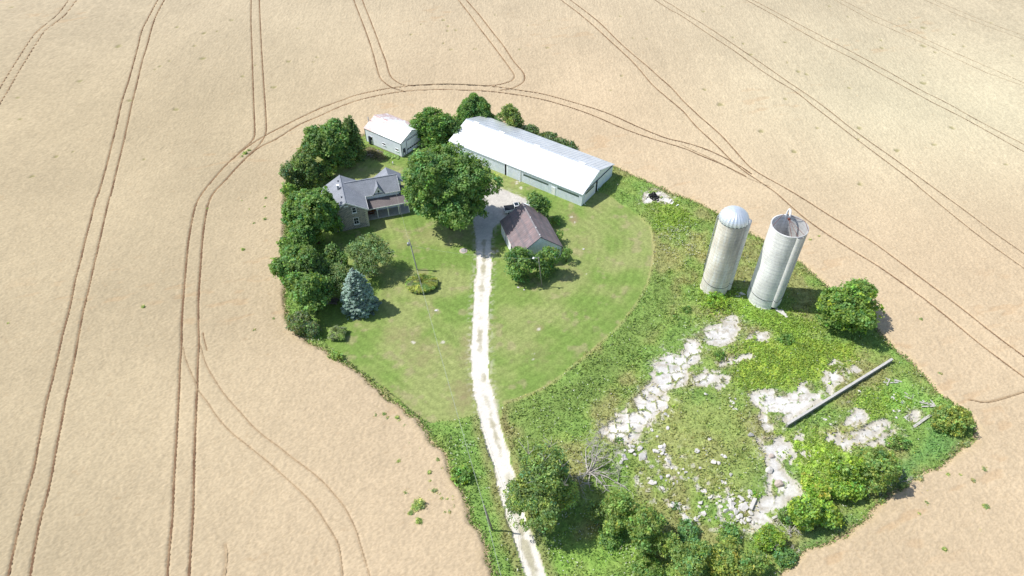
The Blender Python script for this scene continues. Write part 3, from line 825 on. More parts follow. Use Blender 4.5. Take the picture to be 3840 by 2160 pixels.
# tan line left by the mower along the east edge
EDGE = smooth_line([go(*p) for p in [(1269, 1014), (1330, 994), (1385, 966), (1440, 924), (1500, 874), (1555, 824), (1597, 771), (1627, 719), (1641, 668), (1645, 620), (1636, 572), (1618, 552)]])
ED = np.full(SH, 9.0, np.float32); line_dist(ED, EDGE)
ew = (1 - sst(0.1, 0.55, ED + (vn(X, Y, 1.2, 107, 2) - 0.5) * 0.5))
cl = lerp3(cl, A(0.36, 0.31, 0.155), ew * 0.5)
# rough grass
cm = np.broadcast_to(A(0.235, 0.325, 0.085), SH + (3,)).copy()
m1 = vn(X, Y, 5, 111, 3); m2 = vn(X, Y, 1.3, 112, 3)
cm = lerp3(cm, A(0.30, 0.275, 0.125), sst(0.48, 0.72, m1) * 0.65)
cm = lerp3(cm, A(0.185, 0.310, 0.075), sst(0.50, 0.32, m1) * 0.7)


def tint(poly, col, k, soft=2.5, thr=None):
    global cm
    d = sdf([go(*p) for p in poly], 6.0) + (vn(X, Y, 3, 113, 3) - 0.5) * 4.0
    t = sst(-soft * 0.4, soft, d) * k
    if thr: t = t * sst(thr, thr + 0.18, m2)
    cm = lerp3(cm, A(*col) * 2.1, t)


tint([(1270, 1010), (1385, 965), (1500, 875), (1600, 770), (1640, 670), (1700, 700), (1690, 790), (1600, 900), (1480, 1040), (1400, 1130), (1300, 1140)], (0.088, 0.130, 0.034), 0.9)
tint([(1560, 1000), (1700, 985), (1850, 1010), (1900, 1110), (1930, 1240), (1860, 1300), (1700, 1230), (1640, 1150), (1560, 1100)], (0.155, 0.175, 0.060), 0.55)
tint([(1840, 930), (1880, 860), (2000, 845), (2130, 870), (2150, 905), (2060, 960), (1960, 980), (1870, 985)], (0.155, 0.20, 0.030), 0.85)
tint([(1960, 1100), (2080, 1110), (2150, 1130), (2140, 1200), (2010, 1180), (1980, 1150)], (0.18, 0.27, 0.03), 0.8)
tint([(2250, 1150), (2330, 1070), (2450, 1110), (2400, 1145), (2280, 1215), (2250, 1230)], (0.072, 0.140, 0.042), 0.9)
tint([(1960, 1449), (2040, 1330), (2110, 1300), (2170, 1290), (2060, 1390), (1990, 1460)], (0.072, 0.140, 0.042), 0.85)
tint([(1640, 510), (1700, 505), (1740, 560), (1690, 595), (1650, 560)], (0.14, 0.20, 0.035), 0.75)
tint([(1700, 690), (1790, 640), (1790, 580), (1730, 580), (1680, 640)], (0.165, 0.16, 0.062), 0.7)
tint([(1770, 740), (1860, 730), (1900, 780), (2000, 800), (2060, 830), (2000, 860), (1850, 800)], (0.12, 0.19, 0.03), 0.8)
tint([(2230, 930), (2320, 960), (2380, 1010), (2340, 1050), (2200, 1020), (2130, 1040)], (0.10, 0.19, 0.04), 0.7)
tint([(2010, 1080), (2100, 1060), (2220, 1060), (2220, 1110), (2100, 1150)], (0.19, 0.18, 0.07), 0.7)
tint([(1200, 1449), (1180, 1300), (1120, 1120), (1060, 1060), (1195, 1050), (1230, 1150), (1300, 1449)], (0.085, 0.145, 0.035), 0.9)
tint([(1380, 1449), (1420, 1330), (1600, 1380), (1680, 1449)], (0.10, 0.17, 0.034), 0.85)
tint([(790, 860), (720, 800), (745, 785), (800, 790), (830, 880)], (0.10, 0.18, 0.045), 0.8)
near_pad = sst(-1.7, -0.1, pad) * sst(0.42, 0.62, m2)
cm = lerp3(cm, A(0.36, 0.31, 0.23), near_pad * 0.55)
nearp2 = sst(-3.2, -0.4, pad) * sst(0.68, 0.78, vn(X, Y, 0.6, 115, 2))
cm = lerp3(cm, A(0.62, 0.58, 0.54), nearp2 * 0.5)
rub = sdf([go(*p) for p in [(1520, 1120), (1580, 1110), (1700, 1150), (1760, 1200), (1860, 1240), (1900, 1290), (1900, 1330), (1700, 1330), (1640, 1260), (1570, 1200)]], 5)
cm = lerp3(cm, A(0.60, 0.56, 0.52), sst(-2, 1, rub) * sst(0.62, 0.72, vn(X, Y, 0.9, 116, 3)) * 0.8)
cm *= (0.78 + 0.44 * vn(X, Y, 0.5, 114, 2))[..., None]
cm *= (0.85 + 0.30 * white_n)[..., None]
verge = sst(1.6, 0.3, np.abs(drive_d + 0.3)) * (drive_d < 0)
cm = lerp3(cm, A(0.28, 0.24, 0.12), verge * 0.5)
cm = lerp3(cm, A(0.36, 0.31, 0.155), ew * 0.35)
# gravel drive
cd = np.broadcast_to(A(0.69, 0.65, 0.58), SH + (3,)).copy()
MD = np.full(SH, 9.0, np.float32); line_dist(MD, smooth_line(MIDLINE))
strip = (1 - sst(0.15, 0.6, MD + (vn(X, Y, 1.0, 121, 3) - 0.5) * 1.1)) * sst(0.30, 0.58, vn(X, Y, 3.0, 122, 3))
cd = lerp3(cd, A(0.34, 0.31, 0.19), strip * 0.75)
upper = sst(go(1215, 640)[1], go(1215, 560)[1], Y)
cd = lerp3(cd, A(0.47, 0.44, 0.40), upper * (0.45 + 0.5 * vn(X, Y, 2.0, 123, 3)))
cd = lerp3(cd, A(0.40, 0.37, 0.24), sst(0.5, -0.1, drive_d) * sst(0.3, 0.6, vn(X, Y, 0.6, 124, 2)) * 0.85)
cd *= (0.88 + 0.24 * vn(X, Y, 0.5, 125, 2))[..., None]
cd *= (0.90 + 0.20 * white_n)[..., None]
# concrete
cp = np.broadcast_to(A(0.66, 0.64, 0.61), SH + (3,)).copy()
cp *= (0.74 + 0.42 * vn(X, Y, 2.2, 131, 4))[..., None]
cp *= (0.92 + 0.14 * cid)[..., None]
cp = lerp3(cp, A(0.33, 0.28, 0.20), np.clip(sst(0.26, 0.06, crack) * np.where(X > go(1830, 1000)[0], .3, .6) + 0.5 * sst(0.58, 0.74, vn(X, Y, 0.9, 132, 3)), 0, 1))
cp = lerp3(cp, A(0.40, 0.36, 0.28), sst(0.7, 0.0, pad) * 0.5)
cp *= (0.9 + 0.2 * white_n)[..., None]
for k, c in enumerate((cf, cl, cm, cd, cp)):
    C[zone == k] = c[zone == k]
MEADOW_COL = cm
HZ_BASE = hz

# --- cut the sheet into the pieces of the setting
nx = SH[1]
ii, kk = np.meshgrid(np.arange(SH[0] - 1), np.arange(SH[1] - 1), indexing='ij')
a0 = (ii * nx + kk).ravel()
quads = np.stack([a0, a0 + 1, a0 + nx + 1, a0 + nx], 1)
qz = zone[:-1, :-1].ravel()
allv = np.stack([X.ravel(), Y.ravel(), hz.ravel()], 1)
allc = C.reshape(-1, 3)
for k, (nm, mt, lab, ct) in enumerate([('field', 'field', 'wide field of ripe pale wheat ruled with tractor tramlines around the farmyard', 'field'),
                                       ('lawn', 'lawn', 'mown green lawn on both sides of the white gravel drive', 'lawn'),
                                       ('meadow', 'meadow', 'rough unmown grass around the silos and the broken concrete', 'rough grass'),
                                       ('driveway', 'gravel', 'white gravel drive running up to the yard between the buildings', 'driveway'),
                                       ('concrete_floor', 'concrete_pad', 'cracked pale concrete floor of the vanished barn, grass in its gaps', 'concrete floor')]):
    q = quads[qz == k]
    u, inv = np.unique(q.ravel(), return_inverse=True)
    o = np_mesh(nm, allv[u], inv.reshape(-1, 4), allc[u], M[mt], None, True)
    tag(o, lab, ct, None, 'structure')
del quads, allv, allc, a0, ii, kk
# wheel tracks pressed into the crop: ragged ribbons of bent straw and bare soil
RV, RF, RC = [], [], []; rk = 0
for pts, w, st_ in TRAMS:
    P_ = np.array(pts); seg = np.linalg.norm(np.diff(P_, axis=0), axis=1); t_ = np.concatenate([[0], np.cumsum(seg)])
    m_ = max(4, int(t_[-1] / 0.22)); u_ = np.linspace(0, t_[-1], m_)
    xy = np.stack([np.interp(u_, t_, P_[:, 0]), np.interp(u_, t_, P_[:, 1])], 1)
    d_ = np.gradient(xy, axis=0); d_ /= np.linalg.norm(d_, axis=1, keepdims=True) + 1e-9
    nn_ = np.stack([-d_[:, 1], d_[:, 0]], 1)
    big = np.interp(np.arange(m_), np.arange(0, m_ + 9, 9), rng.random(len(np.arange(0, m_ + 9, 9))))
    hw = (0.04 + 0.08 * min(1, st_ + .15)) * (w / .27) * (0.55 + 0.75 * big)
    jl, jr = hw * rng.uniform(.6, 1.4, m_), hw * rng.uniform(.6, 1.4, m_)
    zz = 0.43 + 0.08 * np.clip((xy[:, 1] - 90) / 60, 0, 1) + (0.05 if st_ < .7 else 0)
    a_ = np.stack([*(xy + nn_ * jl[:, None]).T, zz], 1); b__ = np.stack([*(xy - nn_ * jr[:, None]).T, zz], 1)
    RV.append(np.stack([a_, b__], 1).reshape(-1, 3))
    q_ = np.arange(m_ - 1) * 2 + rk; RF.append(np.stack([q_, q_ + 1, q_ + 3, q_ + 2], 1)); rk += 2 * m_
    dark = np.clip((st_ if st_ >= .7 else st_ * st_) * (0.55 + 0.6 * big), 0, 1)[:, None]
    c_ = np.array([[.40, .28, .165] if st_ >= .7 else [.43, .325, .20]]) * (1 - dark) + np.array([[.19, .115, .068]]) * dark
    RC.append(np.repeat(c_ * rng.uniform(.82, 1.18, (m_, 1)), 2, 0))
o = np_mesh('tramlines', np.concatenate(RV), np.concatenate(RF), np.concatenate(RC), M['field'])
tag(o, 'narrow brown wheel tracks pressed through the ripe wheat', 'tramlines', None, 'structure')

# ------------------------------------------------------------------ plants
LEAFC = dict(maple=(0.205, 0.350, 0.112), bright=(0.225, 0.375, 0.095), dark=(0.195, 0.305, 0.115), cedar=(0.180, 0.335, 0.085), olive=(0.31, 0.43, 0.125), blue=(0.330, 0.440, 0.430), birch=(0.25, 0.36, 0.14),
             vine=(0.330, 0.500, 0.075), yellow=(0.42, 0.47, 0.11), linden=(0.255, 0.360, 0.115), emerald=(0.20, 0.38, 0.15), hosta=(0.36, 0.52, 0.17), greyg=(0.27, 0.335, 0.19))


def quads_from(P, Nn, T, ls, ws, col, fold=0.0):
    """leaf rhombs: centres P, normals Nn, length directions T"""
    T = T - Nn * np.sum(T * Nn, 1, keepdims=True)
    T /= np.linalg.norm(T, axis=1, keepdims=True) + 1e-9
    S = np.cross(Nn, T)
    ls = ls[:, None]; ws = ws[:, None]
    V = np.stack([P - T * ls, P + S * ws, P + T * ls, P - S * ws], 1).reshape(-1, 3)
    n = len(P)
    return V, np.arange(4 * n).reshape(-1, 4), np.repeat(col, 4, 0)


def unit(v): return v / (np.linalg.norm(v, axis=1, keepdims=True) + 1e-9)


def leaves_at(Cc, Nn, rg, k, rc, size, base, var=0.22, up=0.45, rnd=0.65, flat=0.6, aspect=0.62, hue=0.12, droop=0.0, tval=None):
    n = len(Cc)
    br = np.exp(rg.normal(0, var, n)); hs = rg.normal(0, hue, n)
    if tval is not None: br = br * tval
    P = np.repeat(Cc, k, 0); Q = np.repeat(Nn, k, 0); m = n * k
    off = rg.normal(0, 1, (m, 3)) * np.repeat(rc if hasattr(rc, '__len__') else np.full(n, rc), k)[:, None] * 0.6
    off -= Q * np.sum(off * Q, 1, keepdims=True) * (1 - flat)
    P = P + off; P[:, 2] -= droop * np.abs(rg.normal(0, 1, m))
    Nl = unit(Q * 0.6 + np.array([0, 0, up]) + rg.normal(0, rnd, (m, 3)))
    T = rg.normal(0, 1, (m, 3)); T[:, 2] -= droop * 2
    s = size * np.exp(rg.normal(0, 0.25, m))
    b = np.repeat(br, k) * np.exp(rg.normal(0, 0.13, m)); h = np.repeat(hs, k) + rg.normal(0, 0.05, m)
    col = np.array(base)[None] * b[:, None]
    col = col * np.stack([1 + h * 1.3, 1 + h * 0.25, 1 - h * 0.6], 1)
    return quads_from(P, Nl, T, s, s * aspect, np.clip(col, 0.004, 0.9))


def fib(n, rg):
    i = np.arange(n) + 0.5; ph = np.arccos(1 - 2 * i / n); t = math.pi * (1 + 5 ** 0.5) * i + rg.random() * 6
    return np.stack([np.cos(t) * np.sin(ph), np.sin(t) * np.sin(ph), np.cos(ph)], 1)


def lobed_points(lobes, rg, dens, zmin=0.0, bottom=-0.55, inner=0.10):
    PC, PN = [], []
    L = np.array(lobes)
    for i, l in enumerate(L):
        c, r = l[:3], l[3:6]
        n = max(10, int(dens * 4 * math.pi * (r.mean() ** 2)))
        d = unit(fib(n, rg) + rg.normal(0, 0.14, (n, 3)))
        d = d[d[:, 2] > bottom]
        rad = 0.80 + 0.30 * rg.random(len(d)) ** 1.2
        p = c + d * r * rad[:, None]
        keep = p[:, 2] > zmin
        for m, q in enumerate(L):
            if m != i: keep &= np.sum(((p - q[:3]) / (q[3:6] * 0.74)) ** 2, 1) > 1
        keep |= (rg.random(len(d)) < inner) & (p[:, 2] > zmin)
        nn = unit(d / r)
        PC.append(p[keep]); PN.append(nn[keep])
    P, Q = np.concatenate(PC), np.concatenate(PN)
    R = float(np.max(np.abs(L[:, :2]) + L[:, 3:5])); w = np.zeros(len(P)); g_ = np.zeros(len(P))
    for f_, a_ in ((2.2, 1.0), (4.1, .8), (7.5, .6)):
        k1 = rg.normal(0, f_ / R * .8, 3); k2 = rg.normal(0, f_ / R * .8, 3); ph = rg.random(2) * 6.28
        w += a_ * np.sin(P @ k1 + ph[0]) * np.sin(P @ k2 + ph[1])
    k3 = rg.normal(0, 9 / R, (3, 3)); g_ = np.sin(P @ k3[0]) + np.sin(P @ k3[1] + 1) + np.sin(P @ k3[2] + 2)
    P = P + Q * (w * .10 * R + np.abs(rg.normal(0, .05 * min(R, 6), len(P))))[:, None] * np.array([1, 1, .75])
    keep = (g_ > -1.7) & (P[:, 2] > zmin)
    return P[keep], Q[keep]


def broad_lobes(rg, Rx, Ry, z0, z1, n, lr=0.42, shape=0.62):
    """unequal leaf masses, each carrying its own lobes"""
    cz, rz = (z0 + z1) / 2, (z1 - z0) / 2
    if n < 12:
        masses = [(0, 0, 0, .74)]
    else:
        k = 6 if n < 40 else 9
        d = unit(fib(k, rg) + rg.normal(0, .35, (k, 3)))
        masses = [(0, 0, .05, .60)]
        for q in d:
            r = rg.uniform(.34, .54); t = (1.0 - r) * rg.uniform(.86, 1.06)
            masses.append((q[0] * t, q[1] * t, max(q[2], -.8) * t, r))
    tot = sum(m[3] ** 2 for m in masses)
    out = []
    for mx, my, mz, mr in masses:
        out.append((mx * Rx, my * Ry, cz + mz * rz, Rx * mr * .70, Ry * mr * .70, min(rz, Rx * 1.2) * mr * .72))
        m = max(4, int(round(n * mr ** 2 / tot)))
        for k in unit(fib(m, rg) + rg.normal(0, .28, (m, 3))):
            s_ = lr * (.6 + .7 * rg.random()) * (1 if n < 12 else (.55 + .75 * mr)); q = max(mr - s_ * .8, .1) * (.85 + .25 * rg.random())
            z_ = cz + (mz + k[2] * q) * rz
            if z_ < z0 - .05 * rz: continue
            out.append(((mx + k[0] * q) * Rx, (my + k[1] * q) * Ry, z_, Rx * s_, Ry * s_, min(rz, Rx * 1.1) * s_ * .85))
    return out


def limb_mesh(rg, h, r0, lobes, mat, parent, bend=0.06, top=0.6, name='trunk', start=0.25, n_l=None, base_z=-0.3, thin=0.4):
    mb = MB()
    pts = [Vector((0, 0, base_z))]
    for i in range(1, 6):
        t = i / 5
        pts.append(Vector((rg.normal(0, bend) * h * t * 0.5, rg.normal(0, bend) * h * t * 0.5, h * top * t)))
    mb.tube(pts, [r0 * (1.35 if i == 0 else 1 - 0.14 * i) for i in range(6)], 8)
    for l in lobes[:n_l] if n_l else lobes:
        c = Vector(l[:3]); t = start + (1 - start) * rg.random() * 0.9
        k = min(int(t * 5), 4); p = pts[k].lerp(pts[k + 1], t * 5 - k)
        if c.z < p.z: p = pts[1]
        mid = p.lerp(c, 0.5) + Vector((rg.normal(0, 0.08) * h * 0.3, rg.normal(0, 0.08) * h * 0.3, 0.04 * h))
        mb.tube([p, mid, c], [r0 * thin, r0 * thin * 0.6, r0 * thin * 0.25], 5)
    return mb.build(name, mat, parent, True)


def cat_quads(parts):
    V, Fc, Cc = [], [], []; k = 0
    for v, f, c in parts:
        V.append(v); Fc.append(f + k); Cc.append(c); k += len(v)
    return np.concatenate(V), np.concatenate(Fc), np.concatenate(Cc)


SEED = [100]


def rgen():
    SEED[0] += 1
    return np.random.default_rng(SEED[0])


def tree_root(name, label, cat, base, group=None, rz=0.0):
    z = 0.0
    return empty(name, (base[0], base[1], z), rz, label, cat, group)


def plant_dims(bb, clear=0.3):
    """extent of a plant as seen (x0, x1, y0, y1) -> base point, height, radius"""
    x0, x1, y0, y1 = [v_ * K for v_ in bb]
    cx, cy = (x0 + x1) / 2, (y0 + y1) / 2
    zc = 2.0
    for _ in range(12):
        p = gp(cx, cy, zc); d = depth(p)
        rad = (x1 - x0) / 2 * d / F_PX; hh = (y1 - y0) / 2 * d / F_PX
        v_ = p - np.array([0, 0, CAM_H]); el = math.asin(-v_[2] / np.linalg.norm(v_))
        rz = math.sqrt(max(hh * hh - (rad * math.sin(el)) ** 2, (0.35 * rad * math.cos(el)) ** 2)) / math.cos(el)
        rz = min(max(rz, 0.45 * rad), 2.4 * rad)
        zc = clear + rz
    return p * np.array([1, 1, 0]), clear + 2 * rz, rad


def broad_tree(name, label, bb, col, cat='tree', clear=1.0, lobes=16, dens=2.0, k=14, rc=0.5, leaf=0.26, ry=1.0, trunk=0.3, group=None, var=0.24, lr=0.42, bark='bark', hz_=None, droop=0.0, extra=None, up=0.45, mix=None):
    rg = rgen(); base, h, rad = plant_dims(bb, clear); cb = clear / h; rad *= .95; h *= .98
    root = tree_root(name, label, cat, base, group)
    L = broad_lobes(rg, rad, rad * ry, h * cb, h, lobes, lr)
    if label.startswith('dark dense elm'): root['crown_top'] = h
    limb_mesh(rg, h, trunk, L[1::max(1, len(L) // 26)], M[bark], root)
    p, n = lobed_points(L, rg, dens, zmin=0.1 * h if cb > 0.1 else 0.05)
    parts = [leaves_at(p, n, rg, k, rc, leaf, LEAFC[col], var, up=up, droop=droop)]
    if mix:
        sel = rg.random(len(p)) < mix[1]
        parts.append(leaves_at(p[sel] + n[sel] * 0.15, n[sel], rg, k, rc, leaf, LEAFC[mix[0]], var, up=up))
    v, f, c = cat_quads(parts)
    np_mesh('crown', v, f, c, M['leaf'], root)
    return root


def cedar(name, label, bb, col='cedar', n=5, cat='tree', group=None, dens=2.6, k=11, leaf=0.2, slim=0.45, cb=0.0, seed_var=0.25, var=0.26, mix=None):
    """clump of pointed upright spires"""
    rg = rgen(); base, h, rad = plant_dims(bb, 0.0)
    root = tree_root(name, label, cat, base, group)
    PC, PN = [], []; tr = MB()
    for i in range(n):
        a = 2 * math.pi * i / max(n, 1) + rg.random(); q = 0 if i == 0 else rad * (1 - slim) * (0.55 + 0.45 * rg.random())
        sx, sy = math.cos(a) * q, math.sin(a) * q
        hh = h * (1 if i == 0 else 0.62 + 0.33 * rg.random()); rr = rad * slim * (0.85 + 0.4 * rg.random())
        if n == 1: rr = rad
        m = int(dens * math.pi * rr * hh * 1.6)
        t = rg.random(m) ** 0.9; ang = rg.random(m) * 2 * math.pi
        prof = np.where(t < 0.3, 0.80 + 0.20 * np.sin(t / 0.3 * math.pi / 2), np.clip(1 - (t - 0.3) / 0.7, 0, 1) ** 0.52)
        wob = 1 + 0.18 * np.sin(ang * 3 + t * 9 + i) + 0.12 * np.sin(ang * 5 - t * 17)
        r = rr * prof * wob * (0.82 + 0.22 * rg.random(m))
        PC.append(np.stack([sx + np.cos(ang) * r, sy + np.sin(ang) * r, hh * (cb + (1 - cb) * t) + 0.05], 1))
        PN.append(unit(np.stack([np.cos(ang), np.sin(ang), np.full(m, 0.55)], 1)))
        tr.tube([(sx * 0.5, sy * 0.5, -0.2), (sx, sy, hh * 0.5), (sx, sy, hh * 0.92)], [0.16, 0.1, 0.02], 6)
    tr.build('trunk', M['bark'], root, True)
    p, nn = np.concatenate(PC), np.concatenate(PN)
    parts = [leaves_at(p, nn, rg, k, 0.42, leaf, LEAFC[col], var, up=0.5, rnd=0.55, aspect=0.45)]
    if mix:
        s = rg.random(len(p)) < mix[1]
        parts.append(leaves_at(p[s] + nn[s] * 0.12, nn[s], rg, k, 0.4, leaf, LEAFC[mix[0]], var))
    v, f, c = cat_quads(parts)
    np_mesh('crown', v, f, c, M['leaf'], root)
    return root


def bush(name, label, bb, col, cat='shrub', lobes=9, dens=3.0, k=12, rc=0.32, leaf=0.17, group=None, var=0.25, ry=0.9, mix=None, stem=True, rnd=0.65, lr=0.48, hmin=0.4, up=0.45):
    rg = rgen(); base, h, rad = plant_dims(bb, 0.0); h = max(h, hmin) * 1.05; rad *= 1.07
    root = tree_root(name, label, cat, base, group)
    L = broad_lobes(rg, rad, rad * ry, -h * 0.15, h, lobes, lr)
    if stem:
        mb = MB()
        for l in L[1:7]: mb.tube([(l[0] * 0.15, l[1] * 0.15, -0.1), (l[0] * 0.6, l[1] * 0.6, max(l[2], 0.3) * 0.6), (l[0], l[1], max(l[2], 0.3))], [0.05, 0.035, 0.012], 5)
        mb.build('stem', M['bark'], root, True)
    p, n = lobed_points(L, rg, dens, zmin=0.02, bottom=-0.3)
    parts = [leaves_at(p, n, rg, k, rc, leaf, LEAFC[col], var, rnd=rnd, up=up)]
    if mix:
        s = rg.random(len(p)) < mix[1]
        parts.append(leaves_at(p[s] + n[s] * 0.1, n[s], rg, k, rc, leaf, LEAFC[mix[0]], var, rnd=rnd, up=up))
    v, f, c = cat_quads(parts)
    np_mesh('crown', v, f, c, M['leaf'], root)
    return root


# --- the big yard tree and the belt on the west side
broad_tree('maple_tree', 'huge spreading green maple in the yard between stone house and long shed', (1000, 1258, 350, 590), 'maple', clear=1.6, lobes=95, dens=1.7, k=19, rc=0.6, leaf=0.24, trunk=0.5, lr=0.215, var=0.25, mix=('bright', 0.30), up=0.8)
broad_tree('ash_tree', 'tall leafy dark green tree left of the white garage', (762, 880, 288, 425), 'maple', clear=0.5, lobes=34, dens=2.4, trunk=0.32, lr=0.28, mix=('bright', 0.2), up=0.7)
cedar('cedar_tree', 'dark cedar with two points close to the left end of the garage', (860, 918, 294, 398), 'dark', n=5, slim=0.5, leaf=0.22)
bush('lilac_shrub', 'grey-green lilac thicket below the tall leafy tree on the wheat edge', (724, 820, 372, 472), 'dark', lobes=18, dens=2.6, rc=0.42, leaf=0.2, mix=('olive', 0.35), lr=.4)
bush('elder_shrub', 'low dark shrub at the wheat edge above the round maple', (710, 768, 402, 478), 'dark', lobes=12, dens=2.6, rc=0.4, leaf=0.19, mix=('greyg', 0.3))
bush('currant_shrub', 'bright green shrub between lilac thicket and round maple', (704, 750, 450, 505), 'bright', lobes=8, leaf=0.18)
bush('sumac_shrub', 'hanging light green shrub at the lawn corner behind the stone house', (800, 850, 392, 452), 'olive', lobes=9, dens=2.6, leaf=0.2, mix=('bright', 0.4))
broad_tree('maple_tree', 'dense round maple hiding the left corner of the stone house', (700, 868, 464, 630), 'bright', clear=0.4, lobes=42, dens=2.5, k=14, rc=0.45, leaf=0.23, trunk=0.4, lr=0.27, var=0.25, mix=('maple', 0.55), up=0.7)
broad_tree('box_elder_tree', 'ragged tree bulging over the wheat below the round maple', (680, 785, 605, 735), 'maple', clear=0.4, lobes=26, dens=2.3, rc=0.45, leaf=0.23, trunk=0.25, mix=('bright', 0.4), lr=.33)
broad_tree('box_elder_tree', 'vine-draped tree between ragged tree and weeping birch', (738, 832, 612, 740), 'dark', clear=0.4, lobes=24, dens=2.4, rc=0.42, leaf=0.22, trunk=0.22, mix=('bright', 0.5), lr=.33)
broad_tree('plum_tree', 'bushy green tree left of the grey board stack', (722, 838, 670, 798), 'maple', clear=0.2, lobes=26, dens=2.4, rc=0.42, leaf=0.22, trunk=0.22, mix=('bright', 0.45), lr=.33)
bush('chokecherry_shrub', 'shrub filling the gap under the round maple on the wheat side', (700, 785, 578, 668), 'bright', lobes=18, dens=2.6, rc=.42, leaf=.21, mix=('maple', .5), lr=.36)
bush('chokecherry_shrub', 'dark shrub in the shade between round maple and leaning birch', (812, 872, 618, 690), 'maple', lobes=12, dens=2.6, rc=.42, leaf=.21, mix=('dark', .5))
bush('chokecherry_shrub', 'shrub between dark cedar and tall leafy tree, behind the house lawn', (842, 892, 360, 425), 'dark', lobes=12, dens=2.6, rc=.42, leaf=.2, mix=('maple', .5))
bush('weed_thicket', 'low weedy thicket at the wheat corner below the bushy tree', (716, 790, 770, 842), 'greyg', lobes=11, dens=3, leaf=0.16, mix=('bright', 0.4))
bush('weed_thicket', 'pale grey-green weeds between wheat and square shrub', (766, 806, 800, 850), 'greyg', lobes=7, dens=3, leaf=0.15, mix=('emerald', 0.4))
bush('weed_thicket', 'dark weed strip at the wheat edge below the square shrub', (822, 866, 880, 912), 'olive', lobes=6, dens=3, leaf=0.14, ry=0.6)
bush('arborvitae_tree', 'yellow-green cedar thicket touching the right end of the garage', (1040, 1146, 268, 366), 'cedar', cat='tree', lobes=48, dens=2.4, k=13, rc=.5, leaf=.24, mix=('bright', .45), lr=.26)
bush('arborvitae_tree', 'low bright cedar in front of the cedar thicket by the garage', (1056, 1116, 318, 376), 'bright', cat='tree', lobes=20, dens=2.6, rc=.42, leaf=.22, lr=.32)
bush('arborvitae_tree', 'dark cedar in the gap between cedar thicket and shed roof', (1104, 1164, 284, 362), 'maple', cat='tree', lobes=22, dens=2.6, rc=.42, leaf=.22, lr=.32)
cedar('cedar_tree', 'tall many-pointed cedar behind the left end of the long shed', (1140, 1247, 232, 318), 'cedar', n=14, slim=0.42, leaf=0.22, mix=('maple', 0.4))
broad_tree('linden_tree', 'small round pale green tree behind the long shed roof', (1249, 1322, 256, 334), 'linden', clear=0.3, lobes=26, dens=3.2, rc=0.34, leaf=0.18, trunk=0.15, lr=0.3, var=0.2)
for (bb_, lab) in [((1312, 1354, 312, 350), 'dark shrub right of the pale round tree behind the shed'), ((1350, 1404, 328, 370), 'wide grey-green shrub midway behind the shed roof'), ((1392, 1430, 345, 378), 'third shrub of the row behind the shed roof'), ((1420, 1452, 355, 384), 'small end shrub of the row behind the shed roof')]:
    bush('honeysuckle_shrub', lab, bb_, 'dark', lobes=10, dens=2.6, rc=0.4, leaf=0.2, mix=('greyg', 0.35), group='shrubs behind the long shed')
bush('cedar_tree', 'dark egg-shaped cedar behind the brown-roofed barn', (1328, 1393, 474, 564), 'maple', cat='tree', lobes=26, dens=3, rc=.36, leaf=.18, mix=('cedar', .35), lr=.3)
bush('rose_shrub', 'little green shrub at the foot of the egg-shaped cedar', (1384, 1412, 540, 568), 'bright', lobes=5, leaf=0.16)
bush('grape_shrub', 'leafy shrub in front of the barn gable, beside the drive', (1275, 1348, 612, 708), 'maple', lobes=18, dens=2.8, rc=0.4, leaf=0.2, mix=('bright', 0.3), lr=.38)
bush('cedar_shrub', 'taller leafy shrub at the middle of the barn gable', (1338, 1410, 612, 698), 'maple', lobes=22, dens=2.8, rc=0.38, leaf=0.19, mix=('bright', 0.3), lr=.34)
bush('weed_thicket', 'weeds along the right wall of the brown-roofed barn', (1410, 1442, 612, 662), 'bright', lobes=6, leaf=0.15)
bush('weed_thicket', 'low weeds under the right eave of the barn', (1396, 1420, 572, 610), 'bright', lobes=5, leaf=0.15)
# --- west lawn


def birch(name, label, b, top, lean, tips, dens=1.3):
    rg = rgen(); base = go(*b); h = height_at(base, top * K)
    root = tree_root(name, label, 'tree', base)
    tr = MB(); PC, PN = [], []
    fork = Vector((lean[0] * 0.25, lean[1] * 0.25, h * 0.3))
    tr.tube([(0, 0, -0.2), fork * 0.5, fork], [0.26, 0.22, 0.18], 8)
    for tx, ty, tz, r in tips:
        c = Vector((tx, ty, tz)); mid = fork.lerp(c, 0.5) + Vector((0, 0, 0.5))
        tr.tube([fork, mid, c], [0.15, 0.10, 0.03], 6)
        for s in range(5):
            q = c + Vector((rg.normal(0, r * 0.6), rg.normal(0, r * 0.6), rg.normal(0, r * 0.3)))
            tr.tube([mid.lerp(c, 0.3 + 0.5 * rg.random()), q], [0.045, 0.015], 4)
        n = int(dens * 12 * r * r); d = unit(rg.normal(0, 1, (n, 3)))
        p = np.array(c) + d * np.array([r, r, r * 0.62]) * (0.45 + 0.55 * rg.random((n, 1)))
        PC.append(p); PN.append(unit(d + [0, 0, 0.4]))
    tr.build('trunk', M['birchbark'], root, True)
    p, n = np.concatenate(PC), np.concatenate(PN)
    v, f, c = leaves_at(p, n, rg, 17, 0.45, 0.14, LEAFC['birch'], 0.25, droop=0.3, rnd=0.7, up=.8)
    np_mesh('crown', v, f, c, M['leaf'], root)


